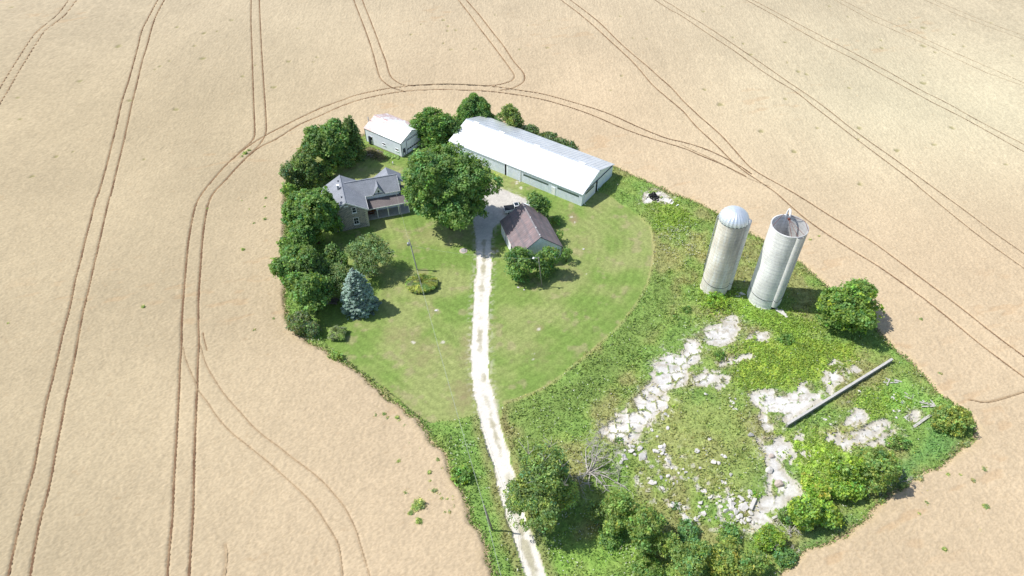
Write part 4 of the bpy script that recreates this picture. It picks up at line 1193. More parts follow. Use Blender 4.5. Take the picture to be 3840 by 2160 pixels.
birch('birch_tree', 'leaning birch with white limbs and sparse crown on the west lawn', (926, 698), 592, (1.6, 1.0),
      [(1.0, 0.2, 5.6, 2.4), (3.4, 1.2, 5.3, 2.5), (-1.8, 1.4, 6.0, 2.3), (0.4, 3.2, 6.4, 2.6), (2.2, 3.0, 6.2, 2.2), (-0.8, -1.2, 4.4, 1.9), (1.2, -1.6, 4.2, 1.6)], 1.7)
birch('birch_tree', 'greyish weeping birch behind the blue spruce', (862, 745), 640, (-0.8, 0.4),
      [(-1.2, 0.0, 5.0, 1.8), (0.6, 0.8, 5.6, 1.7), (-0.4, 1.6, 6.0, 1.5), (0.7, -0.9, 3.8, 1.7), (-1.6, -0.8, 3.6, 1.8), (-2.6, .6, 4.4, 1.6)], 1.8)


def spruce(name, label, b, top, hw):
    rg = rgen(); base = go(*b); h = height_at(base, top * K); rad = hw * K * depth([base[0], base[1], 0.5]) / F_PX
    root = tree_root(name, label, 'tree', base)
    MB().tube([(0, 0, -0.2), (0, 0, h * 0.97)], [0.24, 0.02], 8).build('trunk', M['bark'], root, True)
    P, Nn, T, S, Cc = [], [], [], [], []
    tiers = 22
    for i in range(tiers):
        t = i / (tiers - 1); z = h * (0.03 + 0.95 * t ** 0.95); r = rad * (1 - t) ** 0.64 * (1.0 if t > 0.10 else 0.85) + 0.10
        nb = max(5, int(2 * math.pi * r / 0.62))
        for q in range(nb):
            a = 2 * math.pi * (q + rg.random() * 0.8) / nb + i; L = r * (0.70 + 0.34 * rg.random()) * (1 + .10 * math.sin(a * 2 + 1) + .08 * math.sin(a * 5 + t * 9))
            m = max(4, int(L / 0.10)); s = (np.linspace(0.12, 1, m)) ** 0.7
            droop = -0.30 * L * s + 0.22 * L * s ** 2.5
            ca, sa = math.cos(a), math.sin(a)
            wv = 0.20 * L * s * (1.15 - s) + 0.10
            br = math.exp(rg.normal(0, 0.18))
            for side in (-1, -0.4, 0.4, 1):
                x = L * s; y = side * wv + rg.normal(0, 0.03, m)
                P.append(np.stack([ca * x - sa * y, sa * x + ca * y, z + droop + rg.normal(0, 0.05, m) - 0.08 * abs(side)], 1))
                nrm = np.stack([ca * np.full(m, 0.35) + rg.normal(0, .35, m), sa * np.full(m, 0.35) + rg.normal(0, .35, m), np.ones(m)], 1)
                Nn.append(unit(nrm)); ang = side * 0.6
                T.append(np.tile([math.cos(a + ang), math.sin(a + ang), -0.1], (m, 1)))
                S.append(np.full(m, 0.17) * np.exp(rg.normal(0, .2, m)))
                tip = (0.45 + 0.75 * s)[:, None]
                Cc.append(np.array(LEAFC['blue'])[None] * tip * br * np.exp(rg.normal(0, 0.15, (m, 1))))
    P, Nn, T, S, Cc = map(np.concatenate, (P, Nn, T, S, Cc))
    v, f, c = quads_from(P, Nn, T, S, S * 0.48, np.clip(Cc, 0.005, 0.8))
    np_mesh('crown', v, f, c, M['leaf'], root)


spruce('spruce_tree', 'blue spruce on the west lawn with layered silvery boughs', (908, 778), 673, 48)


def spray_bush(name, label, b, top, hw, col, col2, ry=0.8, nb=260, leaf=0.16, cat='shrub', bare=0.25, square=False):
    """low spreading juniper: arching sprays from the middle"""
    rg = rgen(); base = go(*b); h = max(height_at(base, top * K) * .55, 0.9); rad = hw * K * depth([base[0], base[1], 0.5]) / F_PX
    root = tree_root(name, label, cat, base)
    st = MB(); P, Nn, T, S, Cc = [], [], [], [], []
    for q in range(nb):
        a = rg.random() * 2 * math.pi; L = rad * (0.30 + 0.72 * rg.random() ** 0.6); hh = h * (0.45 + 0.6 * rg.random())
        ca, sa = math.cos(a), math.sin(a)
        if square: L *= 1 / max(abs(ca), abs(sa)) * 0.86
        dry = rg.random() < (bare if ca < 0.2 else bare * 0.25)
        m = max(5, int(L / 0.07)); s = np.linspace(0.25, 1, m)
        z = hh * np.sin(np.clip(s * 1.9, 0, math.pi)) ** 0.8 * (1.1 - 0.5 * s)
        base_c = np.array((0.34, 0.36, 0.21) if dry else LEAFC[col2] if rg.random() < 0.4 else LEAFC[col]) * math.exp(rg.normal(0, .2))
        for side in (-1, 0, 1):
            y = side * 0.16 * s + rg.normal(0, .12, m); x = L * s + rg.normal(0, .06, m)
            P.append(np.stack([ca * x - sa * y, (sa * x + ca * y) * ry, z + rg.normal(0, .04, m)], 1))
            Nn.append(unit(np.stack([ca * .4 + rg.normal(0, .4, m), sa * .4 + rg.normal(0, .4, m), np.ones(m)], 1)))
            T.append(np.tile([math.cos(a + side * .5), math.sin(a + side * .5), 0.25], (m, 1)))
            S.append(np.full(m, leaf * (0.6 if dry else 1)) * np.exp(rg.normal(0, .2, m)))
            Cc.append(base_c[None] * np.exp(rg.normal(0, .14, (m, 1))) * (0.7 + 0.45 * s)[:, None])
        if q % 8 == 0: st.tube([(0, 0, -.05), (ca * L * .5, sa * L * .5 * ry, hh * .8), (ca * L * .9, sa * L * .9 * ry, hh * .5)], [.04, .025, .008], 4)
    st.build('stem', M['bark'], root, True)
    P, Nn, T, S, Cc = map(np.concatenate, (P, Nn, T, S, Cc))
    v, f, c = quads_from(P, Nn, T, S, S * 0.42, np.clip(Cc, 0.005, 0.8))
    np_mesh('crown', v, f, c, M['leaf'], root)


spray_bush('juniper_shrub', 'spreading yellow-tipped juniper under the transformer pole, half bare', (1062, 720), 688, 40, 'yellow', 'bright', 0.78, 520)
spray_bush('juniper_shrub', 'square clipped juniper mound at the lawn edge below the spruce', (850, 846), 812, 24, 'olive', 'greyg', 0.9, 420, 0.13, bare=0.45, square=True)
# --- east side
broad_tree('maple_tree', 'lone dome-shaped maple on the field edge right of the silos', (2056, 2230, 692, 844), 'bright', clear=0.6, lobes=44, dens=2.6, k=14, rc=0.45, leaf=0.23, trunk=0.35, lr=0.26, var=0.22, mix=('vine', 0.15), up=.7)
bush('dogwood_shrub', 'rounded olive bush at the far right corner of the grass', (2345, 2442, 1007, 1094), 'olive', lobes=26, dens=3, rc=0.34, leaf=0.17, mix=('yellow', 0.2), lr=.33)
broad_tree('elm_tree', 'dark dense elm overhanging the lower drive, with dead twigs on top', (1256, 1470, 1108, 1328), 'olive', clear=1.0, lobes=80, dens=2.7, k=15, rc=0.5, leaf=0.16, trunk=0.35, lr=0.22, var=0.3, mix=('dark', 0.6), up=.5)
broad_tree('willow_tree', 'bright bushy tree right of the elm, nearest the drive', (1505, 1600, 1232, 1345), 'olive', clear=0.2, lobes=26, dens=2.8, rc=0.4, leaf=0.16, trunk=0.18, mix=('bright', 0.5), lr=.34)
broad_tree('willow_tree', 'bushy tree below the rubble with a deep shadow on its right', (1568, 1682, 1262, 1392), 'olive', clear=0.2, lobes=26, dens=2.8, rc=0.4, leaf=0.16, trunk=0.18, mix=('bright', 0.45), lr=.34)
broad_tree('willow_tree', 'bushy tree on the lower edge of the grass, below the rubble heap', (1680, 1792, 1345, 1465), 'olive', clear=0.2, lobes=24, dens=2.8, rc=0.4, leaf=0.16, trunk=0.18, mix=('emerald', 0.3), lr=.34)
broad_tree('willow_tree', 'wide bush above the field corner on the lower edge of the grass', (1770, 1888, 1352, 1470), 'olive', clear=0.2, lobes=24, dens=2.8, rc=0.4, leaf=0.16, trunk=0.18, mix=('yellow', 0.35), lr=.34)
bush('grape_shrub', 'yellow-green shrub below the lowest concrete, with bare roots on its right', (1890, 1972, 1312, 1388), 'vine', lobes=16, dens=3, leaf=0.16, mix=('olive', 0.4), lr=.38)
bush('grape_shrub', 'small round shrub at the lower tip of the concrete floor', (1955, 2004, 1268, 1320), 'bright', lobes=9, dens=3, leaf=0.15)
broad_tree('sumac_tree', 'bright feathery sumac thicket overhanging the wheat at the lower right', (2020, 2128, 1245, 1332), 'vine', clear=0.3, lobes=26, dens=2.5, rc=0.45, leaf=0.18, trunk=0.12, mix=('bright', 0.35), up=0.9, lr=.3)
broad_tree('sumac_tree', 'upper bright sumac beside the dense dark-sided bush', (2078, 2182, 1176, 1268), 'vine', clear=0.3, lobes=26, dens=2.5, rc=0.45, leaf=0.18, trunk=0.12, mix=('bright', 0.3), up=0.9, lr=.3)
broad_tree('sumac_tree', 'paler sumac on the concrete side of the thicket', (2008, 2092, 1192, 1268), 'vine', clear=0.2, lobes=20, dens=2.5, rc=0.42, leaf=0.18, trunk=0.1, mix=('yellow', 0.25), up=0.9, lr=.32)
broad_tree('sumac_tree', 'lower bright sumac between round shrub and sumac thicket', (1975, 2066, 1236, 1335), 'vine', clear=0.2, lobes=18, dens=2.5, rc=0.4, leaf=0.19, trunk=0.1, mix=('bright', 0.4), up=0.9, lr=.33)
bush('dogwood_shrub', 'dense dark-sided bush at the right end of the sumac thicket', (2142, 2272, 1118, 1245), 'olive', lobes=30, dens=2.8, rc=0.36, leaf=0.18, mix=('bright', 0.3), lr=.32)
bush('dogwood_shrub', 'bush joining sumac thicket and dense dark-sided bush', (2080, 2172, 1130, 1228), 'vine', lobes=18, dens=2.8, rc=0.36, leaf=0.17, mix=('olive', 0.4), lr=.36)
bush('hedge_shrub', 'low hedge-like shrub running up to the short wall', (2225, 2292, 1088, 1136), 'bright', lobes=8, dens=3, leaf=0.15, ry=0.6)
for bb_, c_, c2_, lab in [((1640, 1712, 1322, 1408), 'olive', 'bright', 'bramble between the two middle bushy trees on the lower edge'), ((1585, 1672, 1392, 1462), 'bright', 'olive', 'low bramble under the bushy tree with the deep shadow'), ((1500, 1570, 1322, 1385), 'bright', 'emerald', 'bramble at the edge of the elm shadow'), ((1868, 1938, 1378, 1452), 'olive', 'bright', 'bramble below the shrub with bare roots'),
                          ((1700, 1765, 1310, 1358), 'emerald', 'bright', 'blue-green bramble above the bushy tree on the lower edge'), ((1800, 1872, 1322, 1370), 'bright', 'emerald', 'bramble between rubble heap and wide bush'), ((1940, 2008, 1372, 1425), 'emerald', 'bright', 'bramble on the green slope beside the wheat corner'), ((1475, 1530, 1250, 1320), 'dark', 'olive', 'dark shrub under the dead tree')]:
    bush('bramble_shrub', lab, bb_, c_, lobes=11, dens=3, rc=.34, leaf=.15, mix=(c2_, .45), group='brambles along the lower edge')
bush('elder_shrub', 'bright leafy shrub on the left verge opposite the elm', (1132, 1190, 1170, 1216), 'bright', lobes=10, dens=2.6, rc=0.36, leaf=0.2, mix=('vine', 0.3))
for b_, t_, w_, c_, lab in [((1700, 1288), 1262, 16, 'emerald', 'blue-green weed clump among the rubble'), ((1668, 1212), 1188, 18, 'emerald', 'blue-green thistle patch left of the mound'), ((1752, 1112), 1094, 15, 'bright', 'bright round bush near the top of the mound'), ((1748, 1168), 1150, 10, 'vine', 'yellow-green bush in the middle of the mound'),
                            ((1858, 1215), 1188, 16, 'bright', 'dark-shadowed bush low on the right of the mound'), ((1896, 1252), 1236, 16, 'vine', 'yellow bush beside the lowest rubble'), ((1980, 866), 836, 24, 'bright', 'weed bush beyond the yellow vines'), ((1808, 905), 885, 20, 'bright', 'weed clump between the upper concrete patches'),
                            ((1728, 786), 772, 14, 'bright', 'tall weed on the grass left of the domed silo'), ((1700, 805), 795, 10, 'bright', 'small weed below the tall weed left of the domed silo'), ((1835, 1135), 1122, 16, 'bright', 'leafy weed on the right flank of the mound'), ((1695, 1030), 1020, 14, 'vine', 'pale weed at the top edge of the mound'),
                            ((1802, 768), 742, 34, 'vine', 'vine heap at the foot of the domed silo'), ((1965, 700), 680, 20, 'bright', 'weeds behind the open silo'), ((1760, 1248), 1232, 14, 'vine', 'yellow-green weed among the lower rubble'), ((1560, 1118), 1104, 14, 'bright', 'weed clump beside the dead tree')]:
    bush('wild_shrub', lab, (b_[0] - w_, b_[0] + w_, t_, b_[1]), c_, lobes=6, dens=3.2, k=12, rc=0.26, leaf=0.14, stem=False, group='wild shrubs on the rough ground')

# dead tree and bare branches
def dead_tree(name, label, b, h, spread, n=26, r0=0.16, cat='dead tree', flat=0.6, group=None, arc=(0.0, 2 * math.pi)):
    rg = rgen(); base = go(*b); mb = MB()

    def grow_(p, d, L, r, lev):
        pts = [p]; q = p.copy(); dd = d.copy(); bend = Vector(rg.normal(0, 0.14, 3))
        for s in range(5):
            dd = (dd + bend + Vector(rg.normal(0, 0.13, 3))).normalized(); q = q + dd * L / 5
            q.z = max(q.z, .1); pts.append(q.copy())
        mb.tube(pts, [r, r * .85, r * .7, r * .55, r * .4, r * .25], 5 if lev < 2 else 3)
        if lev < 4:
            for s in range((5, 5, 4, 3)[lev]):
                t = rg.integers(1, 6); grow_(pts[t], (dd + Vector(rg.normal(0, 0.55, 3)) * Vector((1, 1, .6)) if False else (dd + Vector((rg.normal(0, .6), rg.normal(0, .6), rg.normal(0, .35))))).normalized(), L * (0.38 + 0.3 * rg.random()), max(r * 0.52, .018), lev + 1)
    for i in range(n):
        a = arc[0] + (arc[1] - arc[0]) * (i + rg.random() * .8) / n
        d = Vector((math.cos(a) * spread, math.sin(a) * spread, flat * (0.15 + rg.random()))).normalized()
        grow_(Vector((rg.normal(0, .25), rg.normal(0, .25), 0.3)), d, h * (0.45 + 0.55 * rg.random()), r0 * (0.6 + 0.5 * rg.random()), 1 if n > 5 else 1)
    o = mb.build(name, M['deadwood'], None, True, (base[0], base[1], ground_z(base[0], base[1]) * 0.5))
    return tag(o, label, cat, group)


dead_tree('dead_tree', 'bare grey dead tree fallen open between elm and rubble', (1482, 1192), 5.2, 1.0, 11, 0.16, flat=.8, arc=(-2.3, 1.9))
dead_tree('fallen_branch', 'bare branches lying beside the small round shrub at the field edge', (1985, 1345), 2.6, 1.0, 6, 0.09, 'branch', 0.3, None, (0, 3))
dead_tree('fallen_branch', 'pale roots sticking out right of the yellow-green shrub', (1955, 1382), 2.2, 1.0, 5, 0.09, 'branch', 0.4)
dead_tree('fallen_branch', 'dry twigs at the right foot of the dense dark-sided bush', (2262, 1215), 2.6, 1.0, 6, 0.06, 'branch', 0.4)
# dead twig tops of the elm
elm = [o for o in bpy.data.objects if o.get('label', '').startswith('dark dense elm')][0]
rg = rgen(); h = elm['crown_top']; del elm['crown_top']
for (tx, ty, tz) in [(-2.0, 1.8, .96), (1.0, 2.6, .98), (2.6, 0.2, .9), (-1.0, -1.5, .86), (2.9, -1.6, .78), (0.2, 0.4, 1.0)]:
    p = Vector((tx, ty, h * tz - .8)); mb = MB()
    for s in range(5):
        q = p + Vector((rg.normal(0, .7), rg.normal(0, .7), 1.3 + .4 * rg.random())); mb.tube([p, p.lerp(q, .5) + Vector(rg.normal(0, .12, 3)), q], [.05, .035, .015], 4)
    mb.build('dead_twig', M['deadwood'], elm, True)

# --- ground plants nobody could count
def scatter(mask, n, rg):
    idx = np.flatnonzero(mask.ravel()); s = rg.choice(idx, n, replace=True)
    return s, X.ravel()[s] + rg.uniform(-.15, .15, n), Y.ravel()[s] + rg.uniform(-.15, .15, n), hz.ravel()[s]


view_m = (np.abs(X) < 100) & (Y > 35) & (Y < 165)
rg = rgen()
meadow_m = (zone == 2) & view_m & (np.abs(drive_d) > 0.2)
s, x, y, z = scatter(meadow_m, 95000, rg)
n = len(x); hgt = rg.uniform(0.10, 0.46, n) * (0.35 + 1.3 * m2.ravel()[s]); az = rg.random(n) * 2 * math.pi
lean = np.stack([np.cos(az) * .7, np.sin(az) * .7, np.full(n, 0.75)], 1)
P = np.stack([x, y, z], 1) + lean * (hgt * .55)[:, None]
Nn = unit(np.stack([-np.cos(az), -np.sin(az), np.full(n, .8)], 1) + rg.normal(0, .3, (n, 3)))
col = MEADOW_COL.reshape(-1, 3)[s] * 1.12 * np.exp(rg.normal(0, .17, (n, 1))) * np.stack([1 + rg.normal(.03, .08, n), np.ones(n), 1 + rg.normal(0, .1, n)], 1)
v, f, c = quads_from(P, Nn, lean, hgt * .6, hgt * .22, np.clip(col, .005, .8))
o = np_mesh('tall_grass', v, f, c, M['grassblade']); tag(o, 'tufts of tall grass and weeds over the rough ground', 'grass', None, 'stuff')
# leafy vines
vm_ = np.zeros(SH, np.float32)
for poly in [[(1840, 930), (1880, 860), (2000, 845), (2130, 870), (2150, 905), (2060, 960), (1960, 980), (1870, 985)], [(1960, 1100), (2080, 1110), (2150, 1130), (2140, 1200), (2010, 1180), (1980, 1150)], [(1640, 512), (1700, 508), (1735, 560), (1690, 590), (1650, 560)],
             [(1770, 745), (1850, 735), (1870, 780), (1800, 790)], [(2150, 1000), (2230, 985), (2270, 1020), (2190, 1040)], [(1900, 790), (2010, 790), (2060, 830), (1960, 850)]]:
    vm_ = np.maximum(vm_, sst(-2.2, 2.2, sdf([go(*p) for p in poly], 5) + (vn(X, Y, 3, 141, 3) - .5) * 5.0))
vm_ = rng.random(SH) < vm_ * (.25 + .75 * sst(.35, .6, vn(X, Y, 1.4, 144, 3)))
vm_ &= (zone == 2) | ((zone == 4) & (vn(X, Y, 1.2, 143, 2) > .66))
s, x, y, z = scatter(vm_, 21000, rg); n = len(x)
P = np.stack([x, y, z + rg.uniform(.02, .3, n)], 1); Nn = unit(rg.normal(0, .45, (n, 3)) + [0, 0, 1])
col = np.where(rg.random((n, 1)) < .3, np.array([[0.25, 0.40, .08]]), np.array([[0.37, 0.51, 0.09]])) * np.exp(rg.normal(0, .25, (n, 1))) * (0.7 + .6 * vn(x, y, 1.1, 142, 2))[:, None]
v, f, c = quads_from(P, Nn, rg.normal(0, 1, (n, 3)), rg.uniform(.10, .2, n), rg.uniform(.08, .15, n), np.clip(col, .005, .8))
o = np_mesh('vine_leaves', v, f, c, M['leaf']); tag(o, 'mats of yellow-green vine leaves creeping over concrete and grass', 'vines', None, 'stuff')
# white umbels
fl = np.zeros(SH, np.float32)
for (ox, oy, r, k_) in [(1705, 590, 5, 1.0), (1720, 620, 5, .7), (1690, 640, 5, .3), (1440, 1340, 6, .5), (1400, 1080, 8, .18), (1480, 1030, 8, .15), (860, 893, 3, .8), (800, 845, 3, .9), (1590, 1400, 6, .4), (2230, 1250, 5, .3), (2150, 1310, 5, .3), (2300, 960, 6, .2), (1900, 1200, 12, .12), (1800, 820, 8, .15), (1850, 690, 8, .2), (2290, 1020, 4, .4), (1170, 1130, 4, .3), (1960, 1430, 5, .3)]:
    p = go(ox, oy); fl = np.maximum(fl, k_ * np.exp(-((X - p[0]) ** 2 + (Y - p[1]) ** 2) / (r * r) * 2))
s, x, y, z = scatter(((zone == 2) & view_m & (rng.random(SH) < fl * sst(.35, .7, m2) + .012)), 2600, rg); n = len(x)
P = np.stack([x, y, z + rg.uniform(.25, .5, n)], 1); Nn = unit(rg.normal(0, .3, (n, 3)) + [0, 0, 1])
sz = rg.uniform(.045, .10, n)
v, f, c = quads_from(P, Nn, rg.normal(0, 1, (n, 3)), sz, sz * .9, np.tile((.72, .72, .66), (n, 1)) * np.where(rg.random((n, 1)) < .08, np.array([[1, .85, .15]]), 1))
o = np_mesh('wildflowers', v, f, c, M['grassblade']); tag(o, 'white wildflower heads dotted through the rough grass', 'wildflowers', None, 'stuff')
# ragged grass where lawn, verge and wheat meet
band = ((np.abs(isl + edge_n * .8) < .55) & view_m & (zone != 3))
s, x, y, z = scatter(band, 16000, rg); n = len(x); hgt = rg.uniform(.15, .45, n); az = rg.random(n) * 6.283
lean = np.stack([np.cos(az) * .6, np.sin(az) * .6, np.full(n, .8)], 1)
gcol = np.where((rg.random((n, 1)) < .62), np.array([[.19, .30, .07]]), np.array([[.46, .38, .24]])) * np.exp(rg.normal(0, .25, (n, 1)))
v, f, c = quads_from(np.stack([x, y, np.maximum(z * .6, .05)], 1) + lean * (hgt * .5)[:, None], unit(np.stack([-np.cos(az), -np.sin(az), np.full(n, .8)], 1)), lean, hgt * .6, hgt * .2, gcol)
o = np_mesh('edge_weeds', v, f, c, M['grassblade']); tag(o, 'fringe of grass and leaning stalks along the wheat edge', 'grass', None, 'stuff')

# --- weeds in the wheat
WEEDM = []
for q in range(5):
    rg = rgen()
    p = rg.normal(0, 1, (70, 3)) * [.27, .25, .17] + [0, 0, .42]; p[:, 2] = np.abs(p[:, 2]); nn = unit(p * [1, 1, .5] + [0, 0, .3])
    v, f, c = leaves_at(p, nn, rg, 12, .20, .085, [(.38, .50, .20), (.45, .56, .18), (.38, .46, .22), (.48, .50, .26), (.40, .50, .18)][q], .25, up=1.0)
    o = np_mesh('weed_plant', v, f, c, M['leaf']); WEEDM.append(o.data); bpy.data.objects.remove(o)


def weeds(rd, pts, label, group):
    for i, (a, b_, s_) in enumerate(pts):
        p = rd(a, b_, 0.5); o = bpy.data.objects.new('weed_plant', WEEDM[(i * 3 + len(pts)) % 5]); COL.objects.link(o)
        o.location = (p[0], p[1], 0.22); o.scale = (s_ * .62, s_ * .62, s_ * .6); o.rotation_euler = (0, 0, i * 1.7)
        tag(o, label, 'weed', group)


weeds(z_ml, [(1890, 5, .6), (1960, 8, .5), (2005, 45, 1.0), (1825, 65, .7), (1995, 112, .8), (1880, 128, .7), (2000, 205, 1.1), (1915, 235, .8), (1790, 290, .6), (1835, 435, 1.1), (1565, 125, .8), (1858, 917, .5), (2068, 955, .8), (1920, 1040, .9)], 'small green weed in the wheat between inner tramline and round maple', 'weeds beside the western trees')
weeds(z_ml, [(1080, 868, 1.0)], 'single green weed alone in the wheat between the two western tramlines', None) if False else None
for rd, a, b_, s_, lab in [(z_ml, 1080, 868, 1.1, 'lone green weed in the wheat between the two western pairs of tramlines'), (z_ml, 60, 990, .7, 'tiny green weed at the far left edge of the wheat'), (z_tl, 1850, 1158, 1.5, 'long tuft of green between the wheel tracks at the tramline junction'), (z_silo, 1440, 525, .9, 'weed in the wheat just right of the open silo rim'), (z_silo, 1550, 480, .8, 'dull weed in the wheat above right of the open silo')]:
    weeds(rd, [(a, b_, s_)], lab, None)
weeds(z_tl, [(1825, 1180, 1.0), (1880, 1135, 1.1)], 'green tuft growing in the tramline junction left of the tall leafy tree', 'tufts in the tramline junction')
weeds(z_low, [(325, 940, 2.1), (300, 960, 1.5), (350, 950, 1.4), (265, 1000, 1.1), (220, 990, .6), (325, 1058, 1.3), (180, 627, .9), (328, 543, .6), (462, 618, .9), (492, 678, .7), (402, 708, 1.0), (405, 768, .8), (437, 843, 1.1), (478, 862, .7), (492, 895, .9), (525, 900, .7), (540, 862, .6), (232, 852, .8), (510, 995, .7), (543, 990, .9), (572, 880, .6), (570, 905, .7), (575, 950, .6), (260, 495, .6), (370, 825, .5), (395, 830, .5)], 'green weed standing in the wheat left of the lower drive', 'weeds in the wheat left of the drive')
weeds(z_low, [(15, 298, .8), (80, 290, .9), (102, 318, .9), (170, 315, 1.0), (185, 335, .8), (222, 372, .7), (25, 240, .5)], 'light green weed in the wheat tip beside the lower lawn', 'weeds beside the lower lawn')
weeds(z_yard, [(1800, 68, .9), (1903, 360, 1.0), (1925, 1305, 1.0), (1790, 1112, .7), (1830, 1055, .8), (1720, 1010, .6), (2080, 935, 1.0), (2010, 905, .7), (1945, 903, .9), (2140, 875, 1.0), (2145, 1075, 1.2), (1835, 985, .6), (2120, 1205, .6), (1905, 850, .7), (2085, 1105, .5)], 'scattered weed in the wheat right of the rough ground', 'weeds in the eastern wheat')
weeds(z_yard, [(1795, 925, 1.3), (1760, 890, 1.0), (1720, 955, 1.1), (2040, 740, 1.4), (1995, 735, 1.1), (1960, 800, 1.0), (1700, 965, 1.0), (1590, 1040, 1.1)], 'leafy weed clump on the green strip by the right wheat corner', 'weeds on the green strip')

# ------------------------------------------------------------------ buildings


def gable(name, label, cat, loc, rz): return empty(name, loc, rz, label, cat)


def window(parent, mat_frame, x0, x1, z0, z1, y, face='-y', fw=0.09, sill=True, bars=(1, 1), deep=0.06):
    """framed window on a wall plane; x runs along the wall"""
    def B(mb, a0, a1, c0, c1, d0, d1):
        if face == '-y': mb.box(a0, a1, y - d1, y - d0, c0, c1)
        elif face == '+x': mb.box(y + d0, y + d1, a0, a1, c0, c1)
        elif face == '-x': mb.box(y - d1, y - d0, a0, a1, c0, c1)
        return mb
    root = B(MB(), x0, x1, z0, z1, -0.02, 0.02).build('window', M['glass'], parent)
    fr = MB()
    B(fr, x0 - fw, x0, z0 - fw, z1 + fw, 0, deep); B(fr, x1, x1 + fw, z0 - fw, z1 + fw, 0, deep)
    B(fr, x0, x1, z1, z1 + fw, 0, deep); B(fr, x0, x1, z0 - fw, z0, 0, deep)
    for i in range(1, bars[0]):
        xm = x0 + (x1 - x0) * i / bars[0]; B(fr, xm - .025, xm + .025, z0, z1, 0.02, deep * .8)
    for i in range(1, bars[1]):
        zm = z0 + (z1 - z0) * i / bars[1]; B(fr, x0, x1, zm - .03, zm + .03, 0.02, deep * .9)
    fr.build('frame', mat_frame, root)
    if sill: B(MB(), x0 - fw - .08, x1 + fw + .08, z0 - fw - .1, z0 - fw - .002, 0, .14).build('sill', mat_frame, root)
    return root


# --- stone farmhouse (its own axes: x to the right along the side wing, y away from the viewer)
HO = gable('stone_farmhouse', 'stone farmhouse with grey shingle roof, white side wing and porch', 'house', (-35.9, 119.0, 0), R_(17.25))
W1, D1, E1, T1 = 4.05, 4.85, 4.55, 7.14
MB().prism([(-W1, -.1), (W1, -.1), (W1, E1), (0, T1), (-W1, E1)], 'y', -D1, D1).build('wall', M['stone'], HO)
# corner stones on the right front edge
q = MB()
for i in range(15):
    w = .52 if i % 2 else .34
    q.box(W1 - w, W1 + .025, -D1 - .025, -D1 + (.86 - w), .02 + i * .3, .29 + i * .3)
q.build('quoin', plain('quoin_stone', (0.62, 0.59, 0.50), .9, .15, 3), HO)
r = MB(); ov, ye = 4.36, 5.12
r.slab((-ov, -ye, 4.69), (0, -ye, 7.34), (0, ye, 7.34), (-ov, ye, 4.69), .16) if False else None
r.slab((0, -ye, 7.34), (0, ye, 7.34), (-ov, ye, 4.70), (-ov, -ye, 4.70), .14)
r.slab((0, ye, 7.34), (0, -ye, 7.34), (ov, -ye, 4.70), (ov, ye, 4.70), .14)
r.beam((0, -ye, 7.36), (0, ye, 7.36), .26, .05)
roof1 = r.build('roof', M['shingle'], HO); roof1['label'] = 'grey shingle roof over the stone part'
f = MB()
for s in (-1, 1):
    f.beam((s * 0.02, -ye - .03, 7.24), (s * (ov + .02), -ye - .03, 4.60), .05, .26)
    f.beam((s * (ov + .03), -ye, 4.62), (s * (ov + .03), ye, 4.62), .05, .2)
f.build('fascia', M['white'], HO)
q = MB().box(-1.02, -.58, .55, .99, 6.3, 7.75); q.build('chimney', M['grey'], HO)
MB().box(-1.08, -.52, .49, 1.05, 7.752, 7.9).build('chimney_cap', M['white'], HO)
for yy in (3.3, -2.6):
    MB().box(-.66, -.36, yy - .18, yy + .18, 6.85, 7.22).build('roof_vent', M['dark'], HO)
window(HO, M['white'], 1.08, 1.80, 4.35, 5.55, -D1, bars=(1, 2), fw=.12)
window(HO, M['white'], 1.02, 1.92, 1.3, 2.85, -D1, bars=(2, 2), fw=.12)
MB().box(-.52, .42, -D1 - .04, -D1 + .05, 6.02, 6.36).build('datestone', M['white'], HO)
window(HO, M['white'], -2.4, -1.5, 1.3, 2.85, -D1, bars=(2, 2), fw=.12)
# side wing
X2, YF, YB, RY, RZ2, EZ2 = 11.6, -.2, 5.0, 2.4, 7.02, 4.71
q = MB().box(W1 + .01, X2, YF, YB, -.1, 4.55); q.prism([(YF, 4.55), (YB, 4.55), (RY, 6.85)], 'x', X2 - .2, X2)
q.build('wing_wall', M['wall_white'], HO)
r = MB()
xr = .62
r.slab((X2 + .3, RY, RZ2), (xr, RY, RZ2), (xr, YF - .28, EZ2), (X2 + .3, YF - .28, EZ2), .12)
r.slab((xr, RY, RZ2), (X2 + .3, RY, RZ2), (X2 + .3, YB + .28, EZ2), (xr, YB + .28, EZ2), .12)
r.beam((xr, RY, RZ2 + .02), (X2 + .3, RY, RZ2 + .02), .24, .05)
o = r.build('wing_roof', M['shingle'], HO); o['label'] = 'grey shingle roof of the side wing'
MB().box(ov + .06, 6.0, YF - .33, YF - .285, 4.50, 4.68).build('eave_board', M['white'], HO)
f = MB(); f.box(8.65, X2 + .31, YF - .33, YF - .285, 4.50, 4.68)
for s in (-1, 1): f.beam((X2 + .33, RY, RZ2 - .12), (X2 + .33, RY + s * (2.88 if s < 0 else 2.88), EZ2 - .1), .05, .2)
f.build('eave_board', M['white'], HO)
